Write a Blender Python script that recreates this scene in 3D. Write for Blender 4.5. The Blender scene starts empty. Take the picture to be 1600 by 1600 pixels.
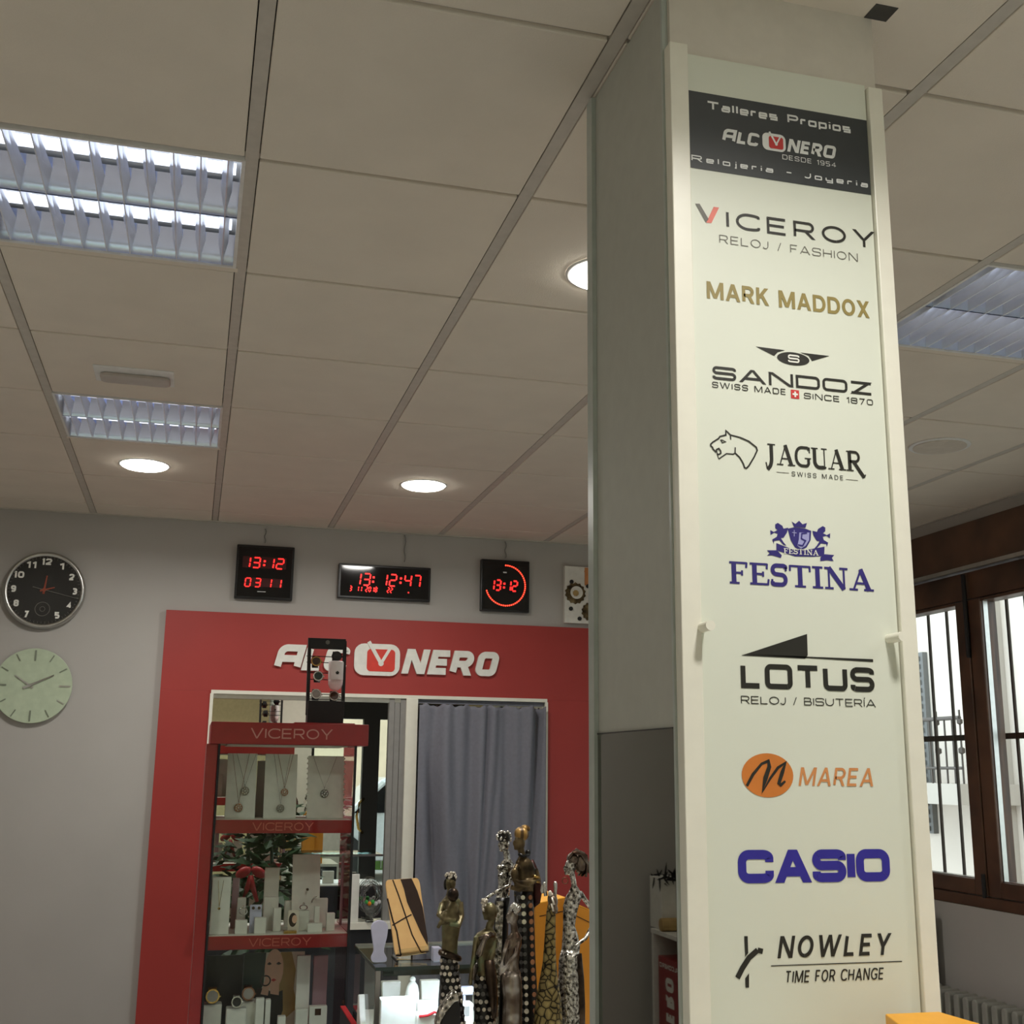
import bpy, math, random
from mathutils import Matrix, Vector, Euler
random.seed(7)
PI = math.pi
S = bpy.context.scene
COL = S.collection

# ------------------------------------------------------------------ camera, world, exposure
F_PX, CZ, CEIL, YW = 1819.7, 1.5, 2.7557, 6.1624
ROT = (Matrix.Rotation(-.26157, 3, 'Z') @ Matrix.Rotation(PI/2+.21853, 3, 'X') @ Matrix.Rotation(.01127, 3, 'Z'))
CAM = Vector((0, 0, CZ))
cam = bpy.data.cameras.new('camera'); cam_ob = bpy.data.objects.new('camera', cam); COL.objects.link(cam_ob)
cam.sensor_width = 36; cam.lens = 36*F_PX/1600; cam.clip_start = .02
cam_ob.matrix_world = Matrix.Translation(CAM) @ ROT.to_4x4()
S.camera = cam_ob
S.view_settings.view_transform = 'Standard'; S.view_settings.look = 'None'
S.view_settings.exposure = 0.0; S.view_settings.gamma = 1; S.view_settings.use_curve_mapping = False

w = bpy.data.worlds.new('overcast_sky'); S.world = w; w.use_nodes = True
wn = w.node_tree; wb = wn.nodes['Background']
wb.inputs[0].default_value = (.82, .91, 1, 1); wb.inputs[1].default_value = 3.5
c = S.cycles
c.use_denoising = True
c.max_bounces = 10; c.diffuse_bounces = 5; c.glossy_bounces = 6; c.transparent_max_bounces = 16
c.caustics_reflective = False; c.caustics_refractive = False
c.sample_clamp_indirect = 6

def lamp(name, x, y, z, power, size=.19, col=(1, .965, .915), spread=118):
    l = bpy.data.lights.new(name, 'AREA'); l.shape = 'DISK'; l.size = size; l.energy = power; l.color = col
    l.spread = math.radians(spread)
    o = bpy.data.objects.new(name, l); COL.objects.link(o); o.location = (x, y, z)
    return o
LZ = CEIL-.0165
# round ceiling spots in view, then unseen ones, some added as fill: (x, y, power)
SPOTS = [(-.272, 5.042, 11), (.934, 5.037, 10.5), (.955, 2.645, 9), (.86, .82, 11.5), (-.9, .5, 8.5), (2.3, .9, 8), (2.9, 1.6, 7), (.3, -1.1, 11), (-1.2, 3.0, 8)]
for x, y, p in SPOTS: lamp('spot_light', x, y, LZ, p, spread=140 if x == .86 else 165 if y > 5 else 118)

# ------------------------------------------------------------------ pixel of the photograph -> point of the place
def ray(u, v): return ROT @ Vector(((u-800)/F_PX, -(v-800)/F_PX, -1))
def at_y(u, v, y): r = ray(u, v); return CAM + r*(y/r.y)
def at_x(u, v, x): r = ray(u, v); return CAM + r*(x/r.x)
def at_z(u, v, z): r = ray(u, v); return CAM + r*((z-CZ)/r.z)
def at_pl(u, v, p, n): r = ray(u, v); return CAM + r*((Vector(p)-CAM).dot(Vector(n))/r.dot(Vector(n)))

# ------------------------------------------------------------------ materials
def lin(c): return tuple(((x/255)/12.92 if x/255 <= .04045 else ((x/255+.055)/1.055)**2.4) for x in c) + (1,)
MATS = {}
def mat(name, col, rough=.5, metal=0., var=.06, scale=30., bump=0., bscale=200., emit=None, spec=.5, coat=0, stretch=None):
    m = bpy.data.materials.new(name); m.use_nodes = True; MATS[name] = m
    nt = m.node_tree; b = nt.nodes['Principled BSDF']; L = nt.links
    col = lin(col)
    b.inputs['Roughness'].default_value = rough; b.inputs['Metallic'].default_value = metal
    b.inputs['Specular IOR Level'].default_value = spec; b.inputs['Coat Weight'].default_value = coat
    tc = nt.nodes.new('ShaderNodeTexCoord'); src = tc.outputs['Object']
    if stretch:
        mp = nt.nodes.new('ShaderNodeMapping'); mp.inputs['Scale'].default_value = stretch; L.new(src, mp.inputs[0]); src = mp.outputs[0]
    n = nt.nodes.new('ShaderNodeTexNoise'); n.inputs['Scale'].default_value = scale; n.inputs['Detail'].default_value = 4
    L.new(src, n.inputs['Vector'])
    r = nt.nodes.new('ShaderNodeValToRGB')
    r.color_ramp.elements[0].position = .3; r.color_ramp.elements[1].position = .7
    r.color_ramp.elements[0].color = tuple(x*(1-var) for x in col[:3])+(1,)
    r.color_ramp.elements[1].color = tuple(min(1, x*(1+var)) for x in col[:3])+(1,)
    L.new(n.outputs['Fac'], r.inputs[0]); L.new(r.outputs[0], b.inputs['Base Color'])
    if bump:
        n2 = nt.nodes.new('ShaderNodeTexNoise'); n2.inputs['Scale'].default_value = bscale; n2.inputs['Detail'].default_value = 3
        L.new(src, n2.inputs['Vector'])
        bp = nt.nodes.new('ShaderNodeBump'); bp.inputs['Strength'].default_value = bump; bp.inputs['Distance'].default_value = .003
        L.new(n2.outputs['Fac'], bp.inputs['Height']); L.new(bp.outputs[0], b.inputs['Normal'])
    if emit:
        b.inputs['Emission Color'].default_value = lin(emit[0]); b.inputs['Emission Strength'].default_value = emit[1]
    return m
def ramp_mat(name, tex, cols, rough, metal, scale, bump=0, bdist=.002, feature=None, stretch=None):
    """cols = [(pos, rgb)...] driven by a procedural texture; bump from the same texture"""
    m = mat(name, (128, 128, 128), rough, metal); nt = m.node_tree; b = nt.nodes['Principled BSDF']; L = nt.links
    tc = nt.nodes.new('ShaderNodeTexCoord'); src = tc.outputs['Object']
    if stretch:
        mp = nt.nodes.new('ShaderNodeMapping'); mp.inputs['Scale'].default_value = stretch; L.new(src, mp.inputs[0]); src = mp.outputs[0]
    t = nt.nodes.new(tex); t.inputs['Scale'].default_value = scale; L.new(src, t.inputs['Vector'])
    out = t.outputs[0]
    if feature: t.feature = feature; out = t.outputs['Distance']
    r = nt.nodes.new('ShaderNodeValToRGB'); cr = r.color_ramp
    while len(cr.elements) < len(cols): cr.elements.new(.5)
    for e, (p, k) in zip(cr.elements, cols): e.position = p; e.color = lin(k)
    L.new(out, r.inputs[0]); L.new(r.outputs[0], b.inputs['Base Color'])
    if bump:
        bp = nt.nodes.new('ShaderNodeBump'); bp.inputs['Strength'].default_value = bump; bp.inputs['Distance'].default_value = bdist
        L.new(out, bp.inputs['Height']); L.new(bp.outputs[0], b.inputs['Normal'])
    return m
def glass(name, tint=(1, 1, 1), refl=1.0, rough=.0):
    m = bpy.data.materials.new(name); m.use_nodes = True; nt = m.node_tree; nt.nodes.clear(); L = nt.links
    o = nt.nodes.new('ShaderNodeOutputMaterial'); mx = nt.nodes.new('ShaderNodeMixShader')
    t = nt.nodes.new('ShaderNodeBsdfTransparent'); t.inputs[0].default_value = tint+(1,)
    g = nt.nodes.new('ShaderNodeBsdfGlossy'); g.inputs['Roughness'].default_value = rough
    fr = nt.nodes.new('ShaderNodeFresnel'); fr.inputs[0].default_value = 1.35
    mu = nt.nodes.new('ShaderNodeMath'); mu.operation = 'MULTIPLY'; mu.inputs[1].default_value = refl
    ge = nt.nodes.new('ShaderNodeNewGeometry'); iv = nt.nodes.new('ShaderNodeMath'); iv.operation = 'SUBTRACT'; iv.inputs[0].default_value = refl
    L.new(ge.outputs['Backfacing'], iv.inputs[1]); L.new(iv.outputs[0], mu.inputs[1])
    L.new(fr.outputs[0], mu.inputs[0]); mu.use_clamp = True; L.new(mu.outputs[0], mx.inputs[0])
    L.new(t.outputs[0], mx.inputs[1]); L.new(g.outputs[0], mx.inputs[2]); L.new(mx.outputs[0], o.inputs[0])
    return m

M = {}
M['tile'] = mat('ceiling_tile', (226, 217, 203), .9, var=.03, scale=6, bump=.25, bscale=260)
M['tbar'] = mat('ceiling_bar', (196, 190, 180), .5)
M['void'] = mat('dark_void', (70, 68, 64), .9)
M['wall'] = mat('grey_paint', (178, 175, 170), .75, var=.03, scale=3, bump=.06, bscale=300)
M['wall_dark'] = mat('charcoal_cladding', (52, 53, 58), .8, bump=.2)
M['cream'] = mat('cream_paint', (214, 200, 160), .8)
M['white_wall'] = mat('white_paint', (205, 205, 200), .7)
M['floor'] = mat('stone_floor', (170, 168, 162), .35, var=.12, scale=8)
M['red'] = mat('red_laminate', (162, 52, 47), .55, var=.04, scale=4)
M['case_red'] = mat('red_case_lacquer', (146, 22, 28), .28, var=.05, coat=.3)
M['letter'] = mat('raised_letter_white', (232, 232, 224), .5)
M['logo_red'] = mat('logo_red', (214, 58, 44), .45)
M['board'] = mat('white_sign_board', (220, 224, 210), .42, var=.012, scale=2)
M['trim'] = mat('white_lacquered_profile', (232, 230, 216), .35, var=.02)
M['board_top'] = mat('white_plaster', (214, 208, 196), .7, var=.03)
M['pil_grey'] = mat('grey_pillar_panel', (182, 183, 174), .6, var=.03)
M['edge'] = mat('pale_edge_strip', (176, 184, 178), .3)
M['steel'] = mat('brushed_steel', (190, 190, 186), .28, 1)
M['chrome'] = mat('chrome', (225, 225, 225), .08, 1)
M['black'] = mat('black_plastic', (16, 16, 18), .3)
M['blackm'] = mat('matte_black', (20, 19, 20), .6)
M['ink'] = mat('black_vinyl', (34, 33, 27), .5)
M['sign_dark'] = mat('charcoal_vinyl', (54, 58, 60), .5)
M['silver_v'] = mat('silver_vinyl', (228, 230, 228), .5)
M['grey_v'] = mat('grey_vinyl', (104, 102, 94), .5)
M['olive_v'] = mat('olive_gold_vinyl', (146, 130, 74), .5)
M['blue_v'] = mat('navy_vinyl', (48, 40, 116), .5)
M['blue2_v'] = mat('cobalt_vinyl', (46, 38, 148), .5)
M['lilac_v'] = mat('lilac_vinyl', (158, 158, 206), .5)
M['coral_v'] = mat('coral_vinyl', (228, 122, 108), .5)
M['orange_v'] = mat('orange_vinyl', (206, 122, 50), .5)
M['orange2_v'] = mat('pale_orange_vinyl', (208, 140, 84), .5)
M['red_v'] = mat('red_vinyl', (196, 52, 50), .5)
M['white_v'] = mat('white_vinyl', (232, 232, 224), .5)
M['gold'] = mat('gold', (196, 160, 92), .25, 1)
M['rose'] = mat('rose_gold', (140, 100, 78), .3, 1)
M['pendant_silver'] = mat('dark_silver', (120, 116, 110), .3, .9, var=.3, scale=150)  # darker mottled silver for the pendants
M['silver'] = mat('silver_metal', (200, 198, 192), .22, 1, bump=.3, bscale=400)
M['brown'] = ramp_mat('dark_varnished_wood', 'ShaderNodeTexNoise', [(.3, (60, 40, 27)), (.7, (100, 68, 47))], .4, 0, 9, .2, .001, stretch=(6, .6, .6))
M['glassclear'] = glass('clear_glass', (.93, .96, .94), 1.0)
M['glassdoor'] = glass('door_glass', (.9, .94, .93), 1.0)
M['redacr'] = glass('red_tinted_acrylic', (.75, .42, .45), 1.2)
M['rose_v'] = mat('rose_grey_foil', (196, 140, 132), .4, .3)
M['rose2_v'] = mat('dull_rose_foil', (196, 104, 90), .35, .2)
M['grey_dot'] = mat('grey_shell_inlay', (88, 86, 84), .3, .3, var=.4, scale=90)
M['crystal_stone'] = mat('clear_stone', (225, 225, 228), .05, .6)
M['edge_dark'] = mat('green_glass_edge', (46, 62, 58), .2)
M['mirror'] = mat('mirror_silvering', (232, 234, 228), .0, 1, var=0)
M['mirror_smoke'] = mat('smoked_mirror', (124, 123, 114), .015, 1, var=0)
M['lens'] = mat('louvre_mirror', (212, 220, 246), .24, 1, var=.02)
M['blade'] = mat('louvre_blade_aluminium', (240, 243, 252), .34, .6, var=.02)
M['lamp_body'] = mat('luminaire_white', (226, 226, 224), .4)
M['tube'] = mat('fluorescent_tube', (235, 232, 224), .3, emit=((225, 235, 255), 2.2))  # glow added to whiten the louvre blades
M['spotglow'] = mat('spot_diffuser', (255, 255, 250), .4, emit=((255, 250, 238), 20))
M['led'] = mat('red_led', (255, 40, 30), .4, emit=((255, 36, 34), 2.6))
M['ledhot'] = mat('red_led_dots', (255, 60, 40), .4, emit=((255, 60, 40), 3.5))
M['ledback'] = mat('unlit_red_display', (70, 12, 18), .3)
M['darkglass'] = mat('black_glass', (14, 14, 16), .06)
M['curtain'] = mat('grey_blue_cloth', (120, 121, 131), .9, var=.05, scale=60, bump=.25, bscale=500)
M['white'] = mat('white_card', (225, 224, 216), .55)
M['lilac'] = mat('lilac_flocked', (196, 198, 222), .7)
M['mauve'] = mat('mauve_card', (176, 150, 158), .6)
M['greycard'] = mat('grey_card', (140, 138, 134), .6)
M['dial_black'] = mat('black_dial', (28, 27, 25), .25)
M['dial_mint'] = mat('mint_glass_dial', (184, 198, 172), .12)
M['dial_brown'] = mat('dark_brown_dial', (70, 50, 40), .25)
M['dial_green'] = mat('green_dial', (44, 62, 54), .25)
M['dial_silver'] = mat('silver_dial', (150, 144, 138), .3)
M['marker'] = mat('grey_marker', (120, 128, 112), .3)
M['orange_hand'] = mat('copper_hand', (150, 70, 48), .4)
M['bronze'] = ramp_mat('bronze_patina', 'ShaderNodeTexNoise', [(.3, (44, 36, 24)), (.55, (104, 88, 62)), (.75, (150, 132, 98))], .36, .75, 28, .5, .003)
M['bronze_green'] = ramp_mat('green_bronze_patina', 'ShaderNodeTexNoise', [(.3, (78, 68, 46)), (.52, (120, 110, 80)), (.75, (112, 134, 100))], .4, .6, 30, .4, .003)
M['bronze_dark'] = ramp_mat('dark_bronze', 'ShaderNodeTexNoise', [(.3, (30, 24, 20)), (.7, (84, 66, 50))], .34, .7, 40, .5, .003)
M['cape'] = ramp_mat('burgundy_patina', 'ShaderNodeTexNoise', [(.3, (40, 20, 18)), (.7, (92, 44, 38))], .38, .6, 30, .4, .003)
M['turban'] = ramp_mat('gold_wound_cloth', 'ShaderNodeTexWave', [(.2, (84, 60, 26)), (.6, (164, 128, 66))], .45, .3, 60, .6, .003, stretch=(.3, .3, 2))
M['silv_orn'] = ramp_mat('ornate_silver', 'ShaderNodeTexNoise', [(.34, (52, 50, 46)), (.47, (160, 156, 148)), (.62, (228, 226, 218))], .22, .95, 130, 1., .003)
M['silv_tex'] = ramp_mat('stamped_silver', 'ShaderNodeTexVoronoi', [(.1, (22, 22, 20)), (.4, (150, 146, 136)), (.8, (226, 222, 212))], .25, .9, 95, 1., .004)
M['silv_bronze'] = ramp_mat('silvered_bronze', 'ShaderNodeTexNoise', [(.35, (70, 50, 38)), (.55, (128, 116, 104)), (.7, (206, 202, 196))], .26, .85, 22, .5, .003)
M['skirt_black'] = mat('black_enamel', (26, 24, 22), .28, .3)
M['pearl'] = mat('mother_of_pearl', (222, 214, 200), .18, .35, var=.3, scale=90)
M['copper_dot'] = mat('copper_inlay', (176, 122, 86), .3, .5, var=.25, scale=70)
M['giraffe'] = ramp_mat('cracked_gold_mosaic', 'ShaderNodeTexVoronoi', [(.03, (22, 18, 12)), (.08, (124, 108, 66)), (.5, (186, 168, 112))], .3, .5, 62, 1., .003, feature='DISTANCE_TO_EDGE')
M['orange_card'] = mat('orange_card', (212, 140, 34), .5, var=.04)
M['yellow_card'] = mat('amber_card', (238, 170, 42), .45, var=.03)
M['plate_orange'] = mat('glazed_orange', (255, 206, 140), .2, var=.05)
M['plate_dark'] = mat('glazed_dark_brown', (54, 38, 32), .2)
M['leaf'] = mat('green_leaf', (34, 66, 36), .5, var=.35, scale=20)
M['ribbon'] = mat('red_ribbon', (150, 30, 34), .4)
M['pot'] = mat('clay_pot', (110, 70, 48), .7)
M['skin'] = mat('printed_skin', (232, 188, 160), .4)
M['hair'] = mat('printed_dark_hair', (46, 32, 28), .4)
M['poster'] = mat('printed_beige', (226, 216, 200), .35)
M['poster_dark'] = mat('printed_black', (26, 24, 24), .3)
M['velvet'] = mat('red_felt', (190, 26, 34), .9)
M['radiator'] = mat('grey_enamel', (150, 150, 142), .4)
M['plaster'] = mat('pale_render', (206, 196, 185), .9, var=.05, scale=2)
M['plaster2'] = mat('grey_render', (176, 168, 158), .9, var=.06, scale=2)
M['shutter'] = mat('grey_slat_shutter', (104, 104, 102), .7)
M['iron'] = mat('dark_iron', (74, 66, 60), .5, .3)
M['rust'] = mat('rusty_iron', (92, 62, 54), .6, .2)
M['asphalt'] = mat('asphalt', (96, 96, 98), .9)
M['pave'] = mat('pavement', (190, 186, 178), .9, var=.1)
M['grass'] = mat('grass', (98, 134, 62), .95, var=.3, scale=8)
M['brick'] = mat('ochre_render', (206, 184, 158), .9, var=.08, scale=3)
M['carpaint'] = mat('silver_car_paint', (200, 204, 206), .25, .2, coat=.5)
M['tan'] = mat('tan_cork', (176, 148, 96), .8, var=.1)
M['feather'] = mat('black_feather', (14, 13, 14), .7)
M['detector'] = mat('detector_white', (236, 226, 226), .4)
M['detector_lens'] = mat('detector_lens', (226, 196, 196), .3)
M['led_strip'] = mat('white_led_strip', (255, 255, 255), .4, emit=((225, 236, 255), 190))
M['gem_green'] = mat('green_glass_bead', (60, 160, 70), .1)
M['gem_orange'] = mat('orange_glass_bead', (220, 130, 40), .1)
M['crystal'] = glass('crystal', (.96, .98, .98), 3.)
M['grille'] = mat('speaker_grille', (212, 203, 190), .7, bump=.4, bscale=900)
M['lightlens'] = mat('emergency_lens', (176, 166, 158), .25)

# ------------------------------------------------------------------ mesh builder
ORIGIN = {}
class MB:
    def __init__(s): s.v = []; s.f = []; s.m = []; s.cur = 0
    def add(s, vs, fs):
        o = len(s.v); s.v += [Vector(p) for p in vs]
        for f in fs: s.f.append([o+i for i in f]); s.m.append(s.cur)
        return s
    def box(s, x0, x1, y0, y1, z0, z1, T=None):
        p = [Vector((x, y, z)) for x in (x0, x1) for y in (y0, y1) for z in (z0, z1)]
        if T: p = [T @ q for q in p]
        return s.add(p, [(0, 1, 3, 2), (4, 6, 7, 5), (0, 4, 5, 1), (2, 3, 7, 6), (0, 2, 6, 4), (1, 5, 7, 3)])
    def rings(s, rs, close=True, caps=True):
        n = len(rs[0]); o = len(s.v); fs = []
        vs = [p for r in rs for p in r]
        for i in range(len(rs)-1):
            for j in range(n if close else n-1):
                a, b = i*n+j, i*n+(j+1) % n
                fs.append((a, b, b+n, a+n))
        if caps: fs.append(tuple(range(n-1, -1, -1))); fs.append(tuple((len(rs)-1)*n+j for j in range(n)))
        return s.add(vs, fs)
    def tube(s, pts, r, n=8, closed=False):
        pts = [Vector(p) for p in pts]; rs = []
        R = r if isinstance(r, (list, tuple)) else [r]*len(pts)
        for i, p in enumerate(pts):
            a = pts[i-1] if (i or closed) else p; b = pts[(i+1) % len(pts)] if (i < len(pts)-1 or closed) else p
            d = (b-a).normalized(); up = Vector((0, 0, 1)) if abs(d.z) < .95 else Vector((1, 0, 0))
            e = d.cross(up).normalized(); g = e.cross(d)
            rs.append([p+(e*math.cos(t)+g*math.sin(t))*R[i] for t in [2*PI*k/n for k in range(n)]])
        if closed: rs.append(rs[0])
        return s.rings(rs, caps=not closed)
    def loft(s, secs, n=16):      # (x, y, z, rx, ry)
        return s.rings([[Vector((x+rx*math.cos(t), y+ry*math.sin(t), z)) for t in [2*PI*k/n for k in range(n)]] for x, y, z, rx, ry in secs])
    def ball(s, c, r, n=14, T=None):
        c = Vector(c); r = r if isinstance(r, (tuple, list)) else (r, r, r); rs = []
        for i in range(n//2+1):
            ph = -PI/2+PI*i/(n//2); k = max(.02, math.cos(ph))
            rs.append([Vector((r[0]*k*math.cos(t), r[1]*k*math.sin(t), r[2]*math.sin(ph))) for t in [2*PI*j/n for j in range(n)]])
        if T: rs = [[T @ p for p in q] for q in rs]
        return s.rings([[p+c for p in q] for q in rs])
    def disc(s, c, nrm, r, th, n=24):   # a short cylinder with axis nrm
        c = Vector(c); d = Vector(nrm).normalized(); up = Vector((0, 0, 1)) if abs(d.z) < .95 else Vector((1, 0, 0))
        e = d.cross(up).normalized(); g = e.cross(d)
        rr = r if isinstance(r, tuple) else (r, r)
        return s.rings([[c+d*h+e*rr[0]*math.cos(t)+g*rr[1]*math.sin(t) for t in [2*PI*k/n for k in range(n)]] for h in (0, th)])
    def prism(s, poly, th):             # poly: 3D points, th: extrusion Vector
        n = len(poly); poly = [Vector(p) for p in poly]; th = Vector(th)
        return s.add(poly+[p+th for p in poly], [tuple(range(n-1, -1, -1)), tuple(range(n, 2*n))]+[(i, (i+1) % n, n+(i+1) % n, n+i) for i in range(n)])
    def build(s, name, m, parent=None, loc=None, smooth=False, bevel=0, sub=0, remesh=0):
        me = bpy.data.meshes.new(name)
        if parent is not None: org = ORIGIN[parent.name]
        elif loc is not None: org = Vector(loc)
        else:
            lo = [min(p[i] for p in s.v) for i in range(3)]; hi = [max(p[i] for p in s.v) for i in range(3)]
            org = Vector(((lo[0]+hi[0])/2, (lo[1]+hi[1])/2, lo[2]))
        me.from_pydata([p-org for p in s.v], [], s.f); me.update()
        import bmesh
        bm = bmesh.new(); bm.from_mesh(me); bmesh.ops.recalc_face_normals(bm, faces=bm.faces); bm.to_mesh(me); bm.free()
        for k in (m if isinstance(m, (list, tuple)) else [m]): me.materials.append(M[k] if isinstance(k, str) else k)
        if isinstance(m, (list, tuple)):
            for p, i in zip(me.polygons, s.m): p.material_index = i
        if smooth:
            for p in me.polygons: p.use_smooth = True
        o = bpy.data.objects.new(name, me); COL.objects.link(o)
        ORIGIN[o.name] = org
        if parent is not None: o.parent = parent
        else: o.location = org
        if bevel:
            md = o.modifiers.new('bevel', 'BEVEL'); md.width = bevel; md.segments = 2; md.limit_method = 'ANGLE'
        if remesh:
            md = o.modifiers.new('remesh', 'REMESH'); md.mode = 'VOXEL'; md.voxel_size = remesh; md.use_smooth_shade = True
        if sub:
            md = o.modifiers.new('sub', 'SUBSURF'); md.levels = sub; md.render_levels = sub
        return o
def thing(name, label, cat, loc=(0, 0, 0), group=None):
    o = bpy.data.objects.new(name, None); COL.objects.link(o); o.location = loc; o.empty_display_size = .05
    ORIGIN[o.name] = Vector(loc)
    return tag(o, label, cat, group)
def tag(o, label, cat, group=None, kind=None):
    o['label'] = label; o['category'] = cat
    if group: o['group'] = group
    if kind: o['kind'] = kind
    return o
def struct(o): o['kind'] = 'structure'; return o
def part_label(o, s): o['label'] = s; return o
def B(x0, x1, y0, y1, z0, z1, T=None): return MB().box(x0, x1, y0, y1, z0, z1, T)
def dup(root, loc, label=None):
    r = root.copy(); COL.objects.link(r); r.location = loc
    if label: r['label'] = label
    for ch in [k for k in bpy.data.objects if k.parent == root]:
        k = ch.copy(); COL.objects.link(k); k.parent = r
        for g in [q for q in bpy.data.objects if q.parent == ch]:
            d = g.copy(); COL.objects.link(d); d.parent = k
    return r

# ------------------------------------------------------------------ lettering drawn as strokes
R_ = 'r'
GL = {  # width, strokes [closed, points (x, y[, round])]
 'A': (1.05, [['d', (0, 0), (.5, 1)], ['d', (1, 0), (.5, 1)], [0, (.2, .26), (.8, .26)]]),
 'B': (.8, [[1, (0, 0), (0, 1), (.9, 1, .24), (.9, .53, .24), (0, .53)], [1, (0, 0), (0, .53), (1, .53, .26), (1, 0, .26)]]),
 'C': (.95, [[0, (1, .8), (1, 1, R_), (0, 1, R_), (0, 0, R_), (1, 0, R_), (1, .2)]]),
 'D': (.95, [[1, (0, 0), (0, 1), (1, 1, R_), (1, 0, R_)]]),
 'E': (.8, [[0, (1, 1), (0, 1), (0, 0), (1, 0)], [0, (0, .51), (.92, .51)]]),
 'F': (.75, [[0, (1, 1), (0, 1), (0, 0)], [0, (0, .5), (.85, .5)]]),
 'G': (1, [[0, (1, .8), (1, 1, R_), (0, 1, R_), (0, 0, R_), (1, 0, R_), (1, .45), (.6, .45)]]),
 'H': (.9, [[0, (0, 0), (0, 1)], [0, (1, 0), (1, 1)], [0, (0, .5), (1, .5)]]),
 'I': (0, [[0, (0, 0), (0, 1)]]),
 'Í': (0, [[0, (0, 0), (0, 1)], [0, (0, 1.12), (.5, 1.3)]]),
 'J': (.55, [[0, (1, 1), (1, 0, .5), (0, 0, .5), (0, .2)]]),
 'K': (.9, [['d', (0, 0), (0, 1)], ['d', (.95, 1), (.05, .36)], ['d', (.36, .62), (1, 0)]]),
 'L': (.75, [[0, (0, 1), (0, 0), (1, 0)]]),
 'M': (1.2, [['d', (0, 0), (0, 1)], ['d', (.03, 1), (.5, .05)], ['d', (.97, 1), (.5, .05)], ['d', (1, 0), (1, 1)]]),
 'N': (.95, [['d', (0, 0), (0, 1)], ['d', (.02, 1), (.98, 0)], ['d', (1, 0), (1, 1)]]),
 'O': (1, [[1, (0, 0, R_), (0, 1, R_), (1, 1, R_), (1, 0, R_)]]),
 'P': (.8, [[0, (0, 0), (0, 1), (1, 1, .28), (1, .44, .28), (0, .44)]]),
 'R': (.88, [[0, (0, 0), (0, 1), (.95, 1, .28), (.95, .44, .28), (0, .44)], ['d', (.5, .5), (.98, 0)]]),
 'S': (.9, [[0, (1, .78), (1, 1, .27), (0, 1, .27), (0, .51, .25), (1, .51, .25), (1, 0, .27), (0, 0, .27), (0, .22)]]),
 'T': (.9, [[0, (0, 1), (1, 1)], [0, (.5, 1), (.5, 0)]]),
 'U': (.9, [[0, (0, 1), (0, 0, R_), (1, 0, R_), (1, 1)]]),
 'V': (1, [['d', (0, 1), (.5, 0)], ['d', (1, 1), (.5, 0)]]),
 'W': (1.5, [['d', (0, 1), (.25, 0)], ['d', (.5, 1), (.25, 0)], ['d', (.5, 1), (.75, 0)], ['d', (1, 1), (.75, 0)]]),
 'X': (.95, [['d', (0, 0), (1, 1)], ['d', (0, 1), (1, 0)]]),
 'Y': (.95, [['d', (0, 1), (.5, .4)], ['d', (1, 1), (.5, .4)], ['d', (.5, .44), (.5, 0)]]),
 'Z': (.9, [[0, (0, 1), (1, 1)], [0, (0, 0), (1, 0)], ['d', (.04, 0), (.96, 1)]]),
 '/': (.4, [['d', (0, 0), (1, 1)]]), '-': (.5, [[0, (0, .5), (1, .5)]]), ' ': (.45, []),
 '0': (.8, [[1, (0, 0, R_), (0, 1, R_), (1, 1, R_), (1, 0, R_)]]),
 '1': (.38, [['d', (.95, 0), (.95, 1)], [0, (0, .8), (.85, .97)]]),
 '2': (.8, [[0, (0, .75), (0, 1, .27), (1, 1, .27), (1, .55, .2), (0, .1), (0, 0), (1, 0)]]),
 '3': (.8, [[0, (0, 1), (1, 1, .3), (1, .52, .24), (.3, .52)], [0, (.3, .52), (1, .52, .24), (1, 0, .3), (0, 0)]]),
 '4': (.9, [[0, (.7, 0), (.7, 1), (0, .3), (1, .3)]]),
 '5': (.8, [[0, (1, 1), (0, 1), (0, .56), (1, .56, .28), (1, 0, .28), (0, 0)]]),
 '6': (.8, [[0, (1, 1), (0, 1, .3), (0, 0, .25), (1, 0, .25), (1, .55, .25), (0, .55)]]),
 '7': (.8, [[0, (0, 1), (1, 1)], ['d', (.95, 1), (.3, 0)]]),
 '8': (.85, [[1, (0, .53, .2), (0, 1, .24), (1, 1, .24), (1, .53, .2)], [1, (0, 0, .25), (0, .53, .22), (1, .53, .22), (1, 0, .25)]]),
 '9': (.8, [[0, (0, 0), (1, 0, .3), (1, 1, .25), (0, 1, .25), (0, .45, .25), (1, .45)]]),
 'a': (.62, [[0, (.05, .66), (1, .66, .1), (1, 0)], [0, (1, .36), (0, .36, .1), (0, 0, .1), (1, 0)]]),
 'e': (.62, [[0, (1, 0), (0, 0, .1), (0, .66, .1), (1, .66, .1), (1, .32), (0, .32)]]),
 'l': (0, [[0, (0, 0), (0, 1)]]), 'i': (0, [[0, (0, 0), (0, .66)], [0, (0, .86), (0, 1)]]),
 'j': (.2, [[0, (1, .66), (1, -.28), (0, -.28)], [0, (1, .86), (1, 1)]]),
 'o': (.62, [[1, (0, 0, .1), (0, .66, .1), (1, .66, .1), (1, 0, .1)]]),
 'p': (.62, [[0, (0, -.3), (0, .66), (1, .66, .1), (1, 0, .1), (0, 0)]]),
 'r': (.45, [[0, (0, 0), (0, .66, .1), (1, .66)]]),
 's': (.6, [[0, (1, .66), (0, .66), (0, .34), (1, .34), (1, 0), (0, 0)]]),
 'y': (.62, [[0, (0, .66), (0, .1, .1), (1, .1)], [0, (1, .66), (1, -.28), (.1, -.28)]]),
}
GL_SQ = dict(GL)
GL_SQ['C_h'] = (1, [[0, (1, .68), (1, 1, R_), (0, 1, R_), (0, 0, R_), (1, 0, R_), (1, .32)]])
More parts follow.
